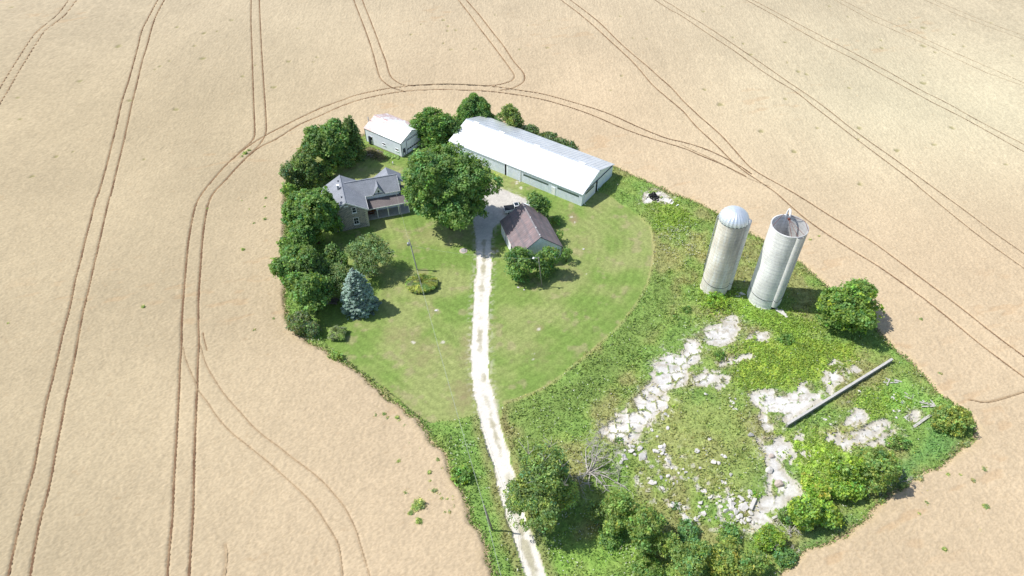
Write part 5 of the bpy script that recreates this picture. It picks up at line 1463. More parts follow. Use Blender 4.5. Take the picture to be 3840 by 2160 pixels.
# pointed dormer gable over the wing wall
dx, dw, dz = 7.33, 1.2, 6.62
q = MB().prism([(dx - dw, 4.40), (dx + dw, 4.40), (dx + dw, 4.62), (dx, dz - .1), (dx - dw, 4.62)], 'y', YF - .12, YF + 1.8)
q.build('dormer_wall', M['white'], HO)
r = MB()
r.slab((dx, YF - .3, dz + .06), (dx, 2.1, dz + .06), (dx - dw - .12, 2.1, 4.52), (dx - dw - .12, YF - .3, 4.52), .1)
r.slab((dx, 2.1, dz + .06), (dx, YF - .3, dz + .06), (dx + dw + .12, YF - .3, 4.52), (dx + dw + .12, 2.1, 4.52), .1)
r.build('dormer_roof', M['shingle'], HO)
wd = MB(); wx0, wx1, wy = dx - .17, dx + .19, YF - .14
arch = [(wx0, 4.55), (wx1, 4.55), (wx1, 5.35)] + [((wx0 + wx1) / 2 + .18 * math.cos(t), 5.35 + .2 * math.sin(t)) for t in (0.6, 1.2, 1.57, 1.95, 2.5)] + [(wx0, 5.35)]
wdo = wd.prism(arch, 'y', wy, wy + .04).build('dormer_window', M['glass'], HO)
MB().box(wx0, wx1, wy - .03, wy - .001, 4.97, 5.03).build('frame', M['white'], wdo)
# rear gable wing
r = MB(); gx = 10.12
r.slab((gx, RY - .1, RZ2 - .02), (gx, 5.7, RZ2 - .02), (gx - 3.1, 5.7, 4.72), (gx - 3.1, RY - .1, 4.72), .12)
r.slab((gx, 5.7, RZ2 - .02), (gx, RY - .1, RZ2 - .02), (gx + 3.1, RY - .1, 4.72), (gx + 3.1, 5.7, 4.72), .12)
r.build('rear_roof', M['shingle'], HO)
MB().prism([(gx - 2.8, -.1), (gx + 2.8, -.1), (gx + 2.8, 4.7), (gx, 6.8), (gx - 2.8, 4.7)], 'y', YB + .01, 5.5).build('rear_wall', M['wall_white'], HO)
# porch
MB().box(W1 + .03, 13.2, -2.9, YF - .01, -.1, .28).build('porch_floor', M['porchfloor'], HO)
MB().box(11.62, 13.2, YF, 3.0, -.1, .27).build('porch_floor', M['porchfloor'], HO)
r = MB()
r.slab((ov + .02, YF - .02, 3.62), (ov + .02, -2.98, 3.08), (13.55, -2.98, 3.08), (12.1, YF - .02, 3.62), .1)
r.add([(12.1, YF - .02, 3.62), (13.55, -2.98, 3.08), (13.55, 3.2, 3.08), (12.1, 3.2, 3.62)], [(0, 1, 2, 3)])
r.build('porch_roof', M['shingle_brown'], HO)
f = MB(); f.box(ov + .02, 13.6, -3.04, -2.99, 2.86, 3.06); f.box(13.56, 13.61, -2.98, 3.2, 2.86, 3.06); f.box(ov - .04, ov + .012, -2.98, YF - .02, 2.9, 3.1)
f.build('porch_beam', M['white'], HO)
for xx in (6.27, 8.57, 10.87, 13.1):
    q = MB().box(xx - .07, xx + .07, -2.78, -2.64, .285, 2.98); q.box(xx - .11, xx + .11, -2.82, -2.6, .281, .40); q.box(xx - .11, xx + .11, -2.82, -2.6, 2.82, 2.95)
    q.build('porch_post', M['white'], HO)
window(HO, M['white'], 7.0, 7.9, 1.2, 2.5, YF, bars=(1, 2))
window(HO, M['white'], 9.6, 10.4, 1.2, 2.5, YF, bars=(1, 2))
d = MB().box(5.2, 6.1, YF - .06, YF - .001, .29, 2.35).build('door', M['brownwood'], HO)
MB().box(5.95, 6.02, YF - .11, YF - .062, 1.25, 1.38).build('handle', M['grey'], d)
# bench on the porch
bl = HO.matrix_world
def on_house(x, y, z):
    c, s_ = math.cos(R_(17.25)), math.sin(R_(17.25)); return (-35.9 + x * c - y * s_, 119.0 + x * s_ + y * c, z)
bo = empty('bench', on_house(5.0, -1.5, .28), R_(17.25), 'brown wooden bench on the porch beside the stone wall', 'bench')
q = MB()
for i in range(4): q.box(-.65, .65, -.24 + i * .12, -.14 + i * .12, .42, .46)
q.build('seat', M['brownwood'], bo)
q = MB()
for i in range(3): q.box(-.65, .65, .26, .30, .55 + i * .14, .66 + i * .14)
q.build('backrest', M['brownwood'], bo)
for sx in (-.58, .58):
    for sy, hh in ((-.2, .418), (.33, .95)): MB().box(sx - .04, sx + .04, sy - .03, sy + .03, 0, hh).build('leg', M['brownwood'], bo)

# --- garage
GA = gable('garage', 'white two-gabled garage with flaking white tile roof and big door', 'garage', (-29.1, 148.3, 0), -.6084)
L_, W_, E_, T_ = 5.88, 4.08, 3.98, 5.48
MB().prism([(-W_, .22), (W_, .22), (W_, E_), (0, T_), (-W_, E_)], 'x', -L_, L_).build('wall', M['wall_white'], GA)
MB().box(-L_ - .03, L_ + .03, -W_ - .03, W_ + .03, -.2, .22).build('foundation', M['conc'], GA)
r = MB()
r.slab((6.05, 0, 5.61), (-6.05, 0, 5.61), (-6.05, -4.26, 4.04), (6.05, -4.26, 4.04), .1)
r.slab((-6.05, 0, 5.61), (6.05, 0, 5.61), (6.05, 4.26, 4.04), (-6.05, 4.26, 4.04), .1)
r.beam((-6.05, 0, 5.63), (6.05, 0, 5.63), .3, .06)
r.build('roof', M['roof_garage'], GA)
q = MB()
for sx in (-1, 1):
    for sy in (-1, 1): q.box(sx * (L_ + .005) - .05, sx * (L_ + .005) + .05, sy * (W_ + .005) - .05, sy * (W_ + .005) + .05, .225, 3.95)
q.box(L_ + .001, L_ + .04, -W_ + .06, W_ - .06, 3.84, 3.94)
for s in (-1, 1): q.beam((L_ + .17, 0, 5.50), (L_ + .17, s * 4.2, 3.96), .03, .12)
q.build('trim', M['dark'], GA)
d = MB().box(-4.45, -3.55, -W_ - .05, -W_ - .001, .25, 2.35).build('door', M['white'], GA)
MB().box(-4.6, -4.2, -W_ - .45, -W_ - .06, .26, 2.35).build('open_leaf', M['dark'], d)
MB().box(-4.15, -3.65, -W_ - .07, -W_ - .051, 1.4, 2.2).build('pane', M['glass'], d)
window(GA, M['white'], -.30, .55, 1.45, 1.95, -W_, bars=(2, 1), fw=.07)
window(GA, M['white'], 3.95, 4.85, 1.45, 1.95, -W_, bars=(2, 1), fw=.07)
d = MB().box(L_ + .001, L_ + .05, -3.6, -2.75, .24, 2.15).build('side_door', M['dark'], GA)
MB().box(L_ + .051, L_ + .07, -3.5, -3.0, .3, .95).build('door_panel', M['white'], d)
bd = MB()
for i in range(5): bd.box(L_ + .001, L_ + .045, -2.15, 2.6, .24 + i * .66, .24 + i * .66 + .64)
bd = bd.build('garage_door', M['wall_white'], GA)
for i in range(6):
    y0 = -2.05 + i * .77; MB().box(L_ + .046, L_ + .06, y0, y0 + .66, 1.05, 1.45).build('pane', M['glass'], bd)
q = MB(); q.box(L_ + .001, L_ + .08, -2.24, -2.16, .24, 3.6); q.box(L_ + .001, L_ + .3, 2.61, 2.78, .24, 3.6); q.box(L_ + .001, L_ + .08, -2.16, 2.61, 3.55, 3.63)
q.build('door_frame', M['dark'], GA)
hv = MB().box(L_ + .001, L_ + .03, -.38, .55, 4.42, 4.88).build('loft_hatch', M['wall_white'], GA)
q = MB(); q.box(L_ + .031, L_ + .05, -.38, .55, 4.86, 4.90); q.box(L_ + .031, L_ + .05, -.38, .55, 4.40, 4.44); q.box(L_ + .031, L_ + .05, -.40, -.36, 4.44, 4.86); q.box(L_ + .031, L_ + .05, .53, .57, 4.44, 4.86)
q.build('frame', M['dark'], hv)
q = MB(); q.tube([(-6.3, -2.0, .2), (-6.3, -2.0, 5.9)], .1, 8); q.tube([(-6.3, -2.0, 4.6), (-5.9, -2.0, 4.6)], .08, 8); q.build('stove_pipe', M['grey'], GA, True)
q = MB().box(1.6, 4.6, W_ + .01, W_ + 1.9, -.1, 3.3); q.build('lean_to', M['wall_white'], GA)
MB().slab((4.7, W_ + .2, 3.98), (1.5, W_ + .2, 3.98), (1.5, W_ + .201, 3.97), (4.7, W_ + .201, 3.97), .01) if False else None
MB().slab((1.5, W_ + 2.0, 3.4), (1.5, W_ + .2, 4.0), (4.7, W_ + .2, 4.0), (4.7, W_ + 2.0, 3.4), .08).build('lean_to_roof', M['white'], GA)

# --- long shed
SD = gable('machine_shed', 'long low machine shed with bright steel roof and ribbed walls', 'shed', (4.04, 139.0, 0), -.6051)
L_, W_ = 18.5, 6.9; E_, T_ = 3.36, 5.68
MB().prism([(-W_ + .06, -.1), (W_, -.1), (W_, E_), (0, T_), (-W_ + .06, E_)], 'x', -L_, L_ - .02).build('wall', M['endwall'], SD)


def corrugated(mb, x0, x1, y, z0, z1, pitch=.30, dep=.045, axis='x'):
    n = max(1, int(round((x1 - x0) / pitch))); px = []
    for i in range(n):
        a = x0 + (x1 - x0) * i / n; w = (x1 - x0) / n
        px += [(a, 0), (a + w * .55, 0), (a + w * .65, dep), (a + w * .9, dep)]
    px.append((x1, 0))
    vs = []
    for u, d_ in px:
        for z in (z0, z1): vs.append((u, y - d_, z) if axis == 'x' else (y + d_, u, z))
    mb.add(vs, [(2 * i, 2 * i + 2, 2 * i + 3, 2 * i + 1) for i in range(len(px) - 1)])


q = MB(); yF = -W_
corrugated(q, -L_, -2.3, yF, 0, 3.3); corrugated(q, 2.2, 10.6, yF, 0, 1.95); corrugated(q, 2.2, 2.9, yF, 1.95, 3.3); corrugated(q, 9.7, 10.6, yF, 1.95, 3.3); corrugated(q, 11.55, L_, yF, 0, 2.1)
corrugated(q, 11.55, 12.1, yF, 2.1, 3.3); corrugated(q, 17.7, L_, yF, 2.1, 3.3); corrugated(q, 2.9, 9.7, yF, 2.42, 3.3); corrugated(q, 12.1, 17.7, yF, 2.55, 3.3); corrugated(q, 10.6, 11.55, yF, 2.0, 3.3)
q.build('cladding', M['cladding'], SD)
MB().box(2.9, 9.7, yF - .03, yF + .04, 1.97, 2.40).build('strip_window', M['strip'], SD)
MB().box(12.1, 17.7, yF - .03, yF + .04, 2.12, 2.53).build('strip_window', M['strip'], SD)
MB().box(-2.28, -1.82, yF - .02, yF + .05, 0, 3.3).build('doorway', M['black'], SD)
q = MB(); q.box(-1.80, -1.2, yF - .1, yF - .02, .05, 3.25); corrugated(q, -1.2, 2.15, yF - .06, .05, 3.2, .3, .04)
q.build('sliding_door', M['cladding'], SD)
q = MB(); q.box(2.1, 2.2, yF - .16, yF - .06, 0, 3.35); q.box(2.1, 2.2, yF - .5, yF - .161, 0, .1); q.build('downspout', M['white'], SD)
d = MB().box(10.66, 11.5, yF - .07, yF + .02, .02, 2.0).build('door', M['white'], SD)
MB().box(10.72, 10.8, yF - .11, yF - .071, .95, 1.05).build('handle', M['dark'], d)
q = MB(); q.box(10.60, 10.655, yF - .09, yF, 0, 2.08); q.box(11.505, 11.56, yF - .09, yF, 0, 2.08); q.box(10.655, 11.505, yF - .09, yF, 2.005, 2.08); q.build('door_frame', M['white'], SD)
xE = L_
q = MB().box(xE - .015, xE + .05, -5.75, -.9, .06, 3.15); q.build('sliding_door', M['white'], SD)
MB().box(xE + .052, xE + .07, -5.6, -1.9, 2.35, 2.85).build('strip_window', M['strip'], SD)
MB().box(xE - .015, xE + .03, -.88, -.1, .02, 3.3).build('doorway', M['black'], SD)
q = MB(); corrugated(q, -.08, W_, xE + .005, .0, 3.2, .3, .03, 'y'); q.build('end_cladding', M['endwall'], SD)
q = MB().box(xE + .07, xE + .16, -6.5, 6.6, 3.2, 3.36); q.build('door_track', M['dark'], SD)
q = MB(); q.tube([(xE + .12, -5.95, 3.3), (xE + .12, -5.95, .25), (xE + .5, -5.95, .06)], .06, 8); q.tube([(xE + .12, .05, 1.0), (xE + .12, .05, .2), (xE + .4, .05, .05)], .07, 8); q.build('downspout', M['white'], SD, True)
r = MB(); re, rw = 18.72, 7.12
r.slab((re, 0, 5.83), (-re, 0, 5.83), (-re, -rw, 3.43), (re, -rw, 3.43), .1)
r.slab((-re, 0, 5.83), (re, 0, 5.83), (re, rw, 3.43), (-re, rw, 3.43), .1)
nrib = 41
for i in range(nrib):
    xx = -re + .05 + (2 * re - .1) * i / (nrib - 1)
    for s in (-1, 1): r.beam((xx, s * .1, 5.815), (xx, s * (rw - .02), 3.455), .07, .035, (0, s * .33, .94))
r.build('roof', M['roof_shed'], SD)
r = MB().beam((-re, 0, 5.86), (re, 0, 5.86), .34, .06); r.build('ridge_cap', M['roof_shed'], SD)
for xx in (-15.5, -8.0, 2.0, 14.2):
    MB().box(xx - .8, xx + .8, -.16, .16, 5.895, 6.05).build('ridge_vent', M['white'], SD)
q = MB(); q.box(-re, re, -rw - .05, -rw - .003, 3.29, 3.43); q.box(re + .003, re + .04, -rw, rw, 3.28, 3.31) if False else None
for s in (-1, 1): q.beam((re + .03, 0, 5.74), (re + .03, s * rw, 3.35), .04, .16)
q.build('fascia', M['wall_white'], SD)

# --- brown-roofed barn
BA = gable('small_barn', 'small white barn with steep brown sheet-metal roof beside the drive', 'barn', (3.8, 109.35, 0), -1.26)
L_, W_ = 5.6, 4.68; E_, T_ = 3.2, 6.82
MB().prism([(-W_ + .05, -.1), (W_ - .05, -.1), (W_ - .05, E_), (0, T_), (-W_ + .05, E_)], 'x', -L_, L_ - .05).build('wall', M['white'], BA)
q = MB(); n_ = 30
px = []
for i in range(n_ + 1):
    for du, dd in ((0, 0), (.17, 0), (.2, .03), (.28, .03)):
        u = -W_ + .05 + (2 * W_ - .1) * i / n_ + du
        if u < W_ - .05: px.append((u, dd))
vs = []
for u, dd in px:
    vs += [(L_ + dd, u, .02), (L_ + dd, u, min(T_, E_ + (T_ - E_) * (1 - abs(u) / (W_ - .05))) - .03)]
q.add(vs, [(2 * i, 2 * i + 2, 2 * i + 3, 2 * i + 1) for i in range(len(px) - 1)])
q.build('gable_cladding', M['wall_white'], BA)
MB().box(L_ + .032, L_ + .05, -W_ + .06, W_ - .06, 2.62, 2.70).build('trim', M['dark'], BA)
q = MB(); q.box(-2.46, -2.36, -W_ - .06, -W_ + .04, 0, 3.1); q.build('downspout', M['grey'], BA)
MB().box(1.2, 2.3, -W_ + .02, -W_ + .08 - .06, 0.02, 2.3) if False else None
MB().box(1.3, 2.4, -W_ - .01, -W_ + .04, .02, 2.4).build('doorway', M['black'], BA)
r = MB(); re, rw = 5.77, 4.9
r.slab((re, 0, 7.0), (-re, 0, 7.0), (-re, -rw, 3.22), (re, -rw, 3.22), .09)
r.slab((-re, 0, 7.0), (re, 0, 7.0), (re, rw, 3.22), (-re, rw, 3.22), .09)
r.build('roof', M['roof_barn'], BA)
MB().beam((-re, 0, 7.03), (re, 0, 7.03), .3, .05).build('ridge_cap', plain('ridge_steel', (.34, .31, .31), .5, .15, 2, .3), BA)
q = MB()
for s in (-1, 1): q.beam((re + .02, 0, 6.93), (re + .02, s * rw, 3.15), .03, .12); q.beam((-re - .02, 0, 6.93), (-re - .02, s * rw, 3.15), .03, .12)
q.build('fascia', M['dark'], BA)
for xx in (-.4, 3.0, 5.3):
    q = MB().tube([(xx, 0, 7.05), (xx, 0, 7.45)], .025, 6); q.torus((xx, 0, 7.3), .06, .06, 8, 6); q.build('lightning_rod', M['white'], BA)

# --- silos


def silo(name, label, xy, Rr, Hh, mat, chute_ang, open_top):
    root = empty(name, (xy[0], xy[1], 0), 0, label, 'silo')
    prof = [(Rr * 1.03, -.2), (Rr * 1.03, .15), (Rr, .3)] + [(Rr, Hh * i / 12) for i in range(1, 13)]
    if open_top: prof += [(Rr + .05, Hh), (Rr + .05, Hh + .2), (Rr - .16, Hh + .2), (Rr - .16, 1.0), (0.01, 1.0)]
    MB().lathe(prof, 64).build('wall', mat, root, False)
    hoops = MB(); z = .9
    while z < Hh - .3:
        hoops.torus((0, 0, z), Rr + .006, .012, 48, 4); z += 1.0
    hoops.build('hoop', M['grey'], root)
    # chute: half-round shaft down the wall
    a = chute_ang; rc_ = .52
    ch = MB(); zt = Hh + (.15 if open_top else .45); pts = []
    nseg = 10
    cxx, cyy = (Rr - .05) * math.cos(a), (Rr - .05) * math.sin(a)
    zs = [1.0 + (zt - 1.0) * i / 9 for i in range(10)]
    k0 = len(ch.v)
    for z in zs:
        for i in range(nseg + 1):
            b_ = a - math.pi * .56 + math.pi * 1.12 * i / nseg
            ch.v.append((cxx + rc_ * math.cos(b_) * 1.15, cyy + rc_ * math.sin(b_) * 1.15, z))
    for r_ in range(9):
        for i in range(nseg): ch.f.append((k0 + r_ * (nseg + 1) + i, k0 + r_ * (nseg + 1) + i + 1, k0 + (r_ + 1) * (nseg + 1) + i + 1, k0 + (r_ + 1) * (nseg + 1) + i))
    if not open_top:
        kc = len(ch.v); ch.v.append((cxx * .9, cyy * .9, zt + .35))
        for i in range(nseg): ch.f.append((k0 + 9 * (nseg + 1) + i, k0 + 9 * (nseg + 1) + i + 1, kc))
    ch.build('chute', plain('chute_concrete', (.68, .67, .65), .8, .12, 1.5), root, True)
    for z in zs[1:-1]: MB().torus((cxx, cyy, z), rc_ * 1.16, .02, 24, 4).build('chute_band', M['grey'], root)
    # black strap hanging round the foot
    st = MB(); pts = []
    for i in range(40):
        t = 2 * math.pi * i / 39; pts.append(((Rr + .05) * math.cos(t), (Rr + .05) * math.sin(t), 2.6 + .35 * math.cos(t * 1 - a + math.pi)))
    st.tube(pts, .035, 5, False); st.build('cable', M['cable'], root)
    pts = [(cxx + .62 * math.cos(a + t), cyy + .62 * math.sin(a + t), 2.35 + .25 * abs(t)) for t in np.linspace(-1.6, 1.6, 12)]
    MB().tube(pts, .035, 5, False).build('chute_strap', M['cable'], root)
    # hatch at the foot of the chute
    hb = MB(); hb.box(-.05, .08, -.34, .34, -.1, .95); h_ = hb.build('hatch', M['black'], root)
    h_.location = (Rr * 1.0 * math.cos(a), Rr * 1.0 * math.sin(a), 0); h_.rotation_euler = (0, 0, a)
    return root


SA = silo('silo', 'stained concrete stave silo with ribbed steel dome', (39.45, 96.95), 2.56, 17.3, M['silo_a'], R_(-22), False)
SB = silo('silo', 'pale concrete stave silo with open top beside the domed one', (48.55, 94.35), 3.19, 17.75, M['silo_b'], R_(-74), True)
# dome with raised gores
dm = MB(); ng = 48; k0 = 0; rings = 9
for i in range(rings + 1):
    t = (math.pi / 2) * i / rings
    for k in range(ng):
        rr = (2.60 + (.10 if k % 2 else 0)) * math.cos(t) + (.12 if i == rings else 0); a = 2 * math.pi * k / ng
        dm.v.append((rr * math.cos(a), rr * math.sin(a), 17.3 + 2.25 * math.sin(t)))
for i in range(rings):
    for k in range(ng): dm.f.append((i * ng + k, i * ng + (k + 1) % ng, (i + 1) * ng + (k + 1) % ng, (i + 1) * ng + k))
dm.f.append(tuple(rings * ng + k for k in range(ng)))
dm.build('dome', M['dome'], SA)
MB().lathe([(2.63, 17.2), (2.66, 17.3), (2.60, 17.36)], 56).build('dome_rim', M['dark'], SA)
q = MB(); q.tube([(-2.7, .5, 4.2), (-2.75, .5, 11), (-2.75, .5, 17.6), (-2.2, .45, 18.3)], .11, 8)
q.torus((-2.75, .5, 10.6), .12, .05, 12, 6); q.torus((-2.75, .5, 6), .12, .05, 12, 6); q.build('filler_pipe', M['grey'], SA, True)
q = MB(); [q.box(-2.74, -2.5, .45, .55, z, z + .05) for z in (5, 9, 13, 16.8)]; q.build('pipe_bracket', M['rust'], SA)
# open silo: filler spout and rusty rods over the rim
q = MB(); pts = []
for i in range(12):
    t = i / 11 * math.pi * .95; pts.append((.25 + .05 * i / 11, 3.05 - .65 * (1 - math.cos(t)), 18.3 + 1.25 * math.sin(t)))
q.tube([(.25, 3.32, 6.0), (.25, 3.2, 12.0), (.25, 3.10, 17.5)] + pts, [.12, .12, .13] + [.17] * 12, 10); q.build('filler_pipe', M['white'], SB, True)
q = MB(); ap = (.3, 1.7, 18.0)
for a in (-80, -55, -100): q.tube([ap, (3.1 * math.cos(R_(a)), 3.1 * math.sin(R_(a)), 17.95)], .03, 5)
for a0, a1 in ((95, 185), (85, 20), (20, -30)): q.tube([(3.15 * math.cos(R_(a0)), 3.15 * math.sin(R_(a0)), 18.05), (3.15 * math.cos(R_(a1)), 3.15 * math.sin(R_(a1)), 18.05)], .035, 5)
q.box(.1, .5, 1.5, 1.9, 17.9, 18.2); q.build('spout_frame', M['rust'], SB)

# ------------------------------------------------------------------ pickup truck
ta = R_(12.5); tc = np.array([.95, 121.1])
TR = empty('pickup_truck', (tc[0], tc[1], 0.02), ta, 'white pickup with black bed cover parked behind the brown-roofed barn', 'pickup truck')
body = MB()
body.prism([(-2.85, .48), (-2.85, 1.12), (-.75, 1.14), (-.75, 1.05), (1.15, 1.05), (1.3, 1.12), (2.55, 1.02), (2.85, .85), (2.88, .42), (-2.8, .42)], 'y', -.96, .96)
bo = body.build('body', M['carpaint'], TR)
bv = bo.modifiers.new('bevel', 'BEVEL'); bv.width = .06; bv.segments = 2
cab = MB(); cab.add([(-.8, -.9, 1.06), (1.2, -.9, 1.06), (1.2, .9, 1.06), (-.8, .9, 1.06), (-.62, -.72, 1.84), (.45, -.72, 1.86), (.45, .72, 1.86), (-.62, .72, 1.84)], [(0, 3, 2, 1), (4, 5, 6, 7), (0, 1, 5, 4), (1, 2, 6, 5), (2, 3, 7, 6), (3, 0, 4, 7)])
co = cab.build('cab', M['carpaint'], TR); bv = co.modifiers.new('bevel', 'BEVEL'); bv.width = .08; bv.segments = 2
MB().slab((-.5, -.56, 1.862), (.33, -.56, 1.876), (.33, .56, 1.876), (-.5, .56, 1.862), .03).build('sunroof', M['glass'], TR)
MB().slab((1.16, -.78, 1.12), (1.16, .78, 1.12), (.52, .66, 1.84), (.52, -.66, 1.84), .03).build('windscreen', M['glass'], TR)
MB().slab((-.835, .74, 1.18), (-.835, -.74, 1.18), (-.675, -.64, 1.76), (-.675, .64, 1.76), .03).build('rear_window', M['glass'], TR)
for s in (-1, 1):
    for x0, x1, t0, t1 in ((-.66, .02, -.56, .02), (.08, .98, .08, .45)):
        pp = [(x0, s * .90, 1.14), (x1, s * .90, 1.14), (t1, s * .755, 1.76), (t0, s * .755, 1.76)]
        MB().slab(*(pp if s < 0 else pp[::-1]), .02).build('side_window', M['glass'], TR)
    MB().box(.75, .95, s * 1.12 - .1, s * 1.12 + .1, 1.12, 1.3).build('mirror', M['dark'], TR)
    MB().box(2.78, 2.9, s * .72 - .16, s * .72 + .16, .68, .84).build('headlight', M['white'], TR)
    MB().box(-2.9, -2.83, s * .86 - .08, s * .86 + .08, .7, 1.05).build('tail_light', M['rust'], TR)
    for xx in (-1.75, 1.85):
        w = MB(); w.torus((xx, s * .88, .38), .27, .11, 24, 8, (0, 1, 0)); wh = w.build('wheel', M['tyre'], TR, True)
        MB().tube([(xx, s * .80, .38), (xx, s * .95, .38)], .2, 16).build('rim', M['grey'], wh)
MB().box(-2.78, -.84, -.86, .86, 1.135, 1.19).build('bed_cover', M['dark'] if False else plain('black_vinyl', (.012, .015, .022), .5, .1), TR)
q = MB(); q.box(-2.96, -2.86, -.9, .9, .42, .6); q.box(2.86, 2.96, -.9, .9, .38, .58); q.build('bumper', M['grey'], TR)

# ------------------------------------------------------------------ poles and wires


def pole(name, label, foot, topx, Hh, r=.15, cat='utility pole'):
    b_ = gp(*foot); t_ = np.array([b_[0] + topx[0], b_[1] + topx[1], Hh])
    root = empty(name, (b_[0], b_[1], 0), 0, label, cat)
    MB().tube([(0, 0, -.3), (topx[0] * .5, topx[1] * .5, Hh * .5), (topx[0], topx[1], Hh)], [r, r * .85, r * .7], 10).build('shaft', M['pole'], root, True)
    return root, t_


P1, t1 = pole('yard_light', 'slim pole with a yard lamp in front of the barn shrubs', (2032.8, 1073.8), (-.95, .1), 7.55, .10, 'lamp post')
q = MB(); q.tube([(-.95, .1, 7.4), (-1.35, .05, 7.6), (-1.75, 0, 7.55)], .04, 6); q.build('arm', M['grey'], P1, True)
MB().lathe([(.02, 7.62), (.14, 7.58), (.24, 7.42), (.22, 7.36), (.02, 7.34)], 14, -1.85, 0).build('lamp_head', M['white'], P1, True)
P2, t2 = pole('utility_pole', 'wooden pole with grey transformer on the west lawn above the juniper', (1565, 1013), (-.9, .35), 7.7)
q = MB(); q.lathe([(.01, 6.35), (.22, 6.38), (.24, 7.0), (.2, 7.08), (.01, 7.12)], 16, -1.15, .15); q.build('transformer', M['grey'], P2, True)
q = MB()
for s in (-.05, .1): q.tube([(-1.15 + s, .15, 7.1), (-1.15 + s, .15, 7.3)], .035, 6)
q.box(-1.1, -.7, .2, .4, 6.4, 6.5); q.box(-.75, -.5, .2, .4, 6.0, 6.1); q.build('insulator', M['grey'], P2)
P3, t3 = pole('utility_pole', 'wooden pole in the green verge left of the lower drive', (1848, 1992), (-1.1, .1), 7.2)
q = MB(); q.lathe([(.03, 7.2), (.07, 7.26), (.05, 7.36), (.01, 7.38)], 8, -1.1, .1); q.build('insulator', M['grey'], P3)


def wire(a, b_, sag, label, r=.013, n=24, group=None):
    a, b_ = Vector(a), Vector(b_); mb = MB()
    pts = [a.lerp(b_, i / n) - Vector((0, 0, sag * 4 * (i / n) * (1 - i / n))) for i in range(n + 1)]
    o = mb.tube(pts, r, 4).build('overhead_wire', M['wire'])
    tag(o, label, 'wire', group)


wire(t2 - [0, 0, .1], t3 - [0, 0, -.1], 1.0, 'upper wire from the transformer pole to the verge pole', group='power wires along the drive')
wire(t2 - [0, .0, .9], t3 - [0.0, 0, .35], 1.1, 'lower wire from the transformer pole to the verge pole', group='power wires along the drive')
e3 = go(1262, 1449, 5.5); d3 = np.array(e3) - t3
wire(t3 - [0, 0, -.1], t3 + d3 * 2.2, .6, 'upper wire running from the verge pole out at the bottom', group='power wires along the drive')
wire(t3 - [0, 0, .35], t3 + d3 * 2.2 - [.0, 0, .4], .7, 'lower wire running from the verge pole out at the bottom', group='power wires along the drive')
wire(t2 - [0, 0, 1.4], t1 - [0, 0, .3], .9, 'wire crossing the drive from transformer pole to yard lamp')
wire(t2 - [0, 0, 1.2], (on_house(11.0, -.6, 4.4)), .5, 'wire from the transformer pole to the house wing')

# ------------------------------------------------------------------ stones, rubble, timber
def rock_mesh(name, rg, sx, sy, sz, n=14, mat='rock', bev=.04):
    bm = bmesh.new()
    for p in unit(rg.normal(0, 1, (n, 3))) * (.75 + .25 * rg.random((n, 1))): bm.verts.new((p[0] * sx, p[1] * sy, p[2] * sz))
    bmesh.ops.convex_hull(bm, input=bm.verts[:])
    bmesh.ops.delete(bm, geom=[v_ for v_ in bm.verts if not v_.link_faces], context='VERTS')
    bmesh.ops.recalc_face_normals(bm, faces=bm.faces[:])
    me = bpy.data.meshes.new(name); bm.to_mesh(me); bm.free(); me.materials.append(M[mat]); return me


rg = rgen()
CHUNK = [rock_mesh('concrete_chunk', rg, .5, .38 + .1 * rg.random(), .2 + .12 * rg.random(), int(9 + 6 * rg.random())) for _ in range(9)]
nch = 0


def chunks(rd, pts, label, group, smin=.5, smax=1.1, per=1, spread=0.0):
    global nch
    for a, b_ in pts:
        for _ in range(per):
            p = rd(a, b_); x = p[0] + rg.normal(0, spread) if per > 1 else p[0]; y = p[1] + rg.normal(0, spread) if per > 1 else p[1]
            o = bpy.data.objects.new('concrete_chunk', CHUNK[rg.integers(0, 9)]); COL.objects.link(o); nch += 1
            s_ = smin + (smax - smin) * rg.random() ** 1.6
            o.location = (x, y, max(ground_z(x, y), 0.05) + .10 * s_); o.scale = (s_, s_, s_); o.rotation_euler = (rg.normal(0, .2), rg.normal(0, .2), rg.random() * 6.28)
            tag(o, label, 'concrete chunk', group)


chunks(z_mid, [(250, 640), (270, 575), (300, 555), (340, 610), (365, 575), (275, 640), (330, 550), (240, 660), (285, 690), (265, 620), (310, 590), (375, 560)], 'broken chunk in the pale heap beside the dead tree', 'rubble beside the dead tree', .7, 1.5)
chunks(z_mid, [(385, 622)], 'large pale block lying right of the heap beside the dead tree', None, 1.9, 1.9)
chunks(z_mid, [(520, 560), (540, 580), (500, 590), (550, 570), (530, 600), (510, 620), (560, 655), (575, 665), (490, 650), (480, 580), (555, 605), (515, 575), (540, 550)], 'pale chunk in the upper rubble row on the left of the mound', 'upper rubble row on the mound', .6, 1.2)
chunks(z_mid, [(600, 705), (520, 770), (480, 810), (455, 805), (530, 840), (500, 830), (545, 850), (610, 820), (560, 790), (575, 760), (650, 740), (700, 740), (720, 770), (680, 715), (800, 705), (440, 805), (640, 800)], 'pale chunk in the rubble around the blue-green weeds', 'rubble around the blue-green weeds', .5, 1.2)
chunks(z_mid, [(570, 420), (497, 480), (390, 518), (850, 160), (570, 260), (560, 320), (580, 330), (540, 350), (440, 390), (460, 430)], 'single pale block on the grass below the broken floor', 'blocks below the broken floor', .6, 1.1)
chunks(z_mid, [(1030, 205), (1035, 250), (1050, 265), (1070, 270), (1020, 245), (1045, 220), (1060, 190), (1025, 180)], 'pale stone in the small heap left of the central floor', 'small heap left of the central floor', .5, 1.0)
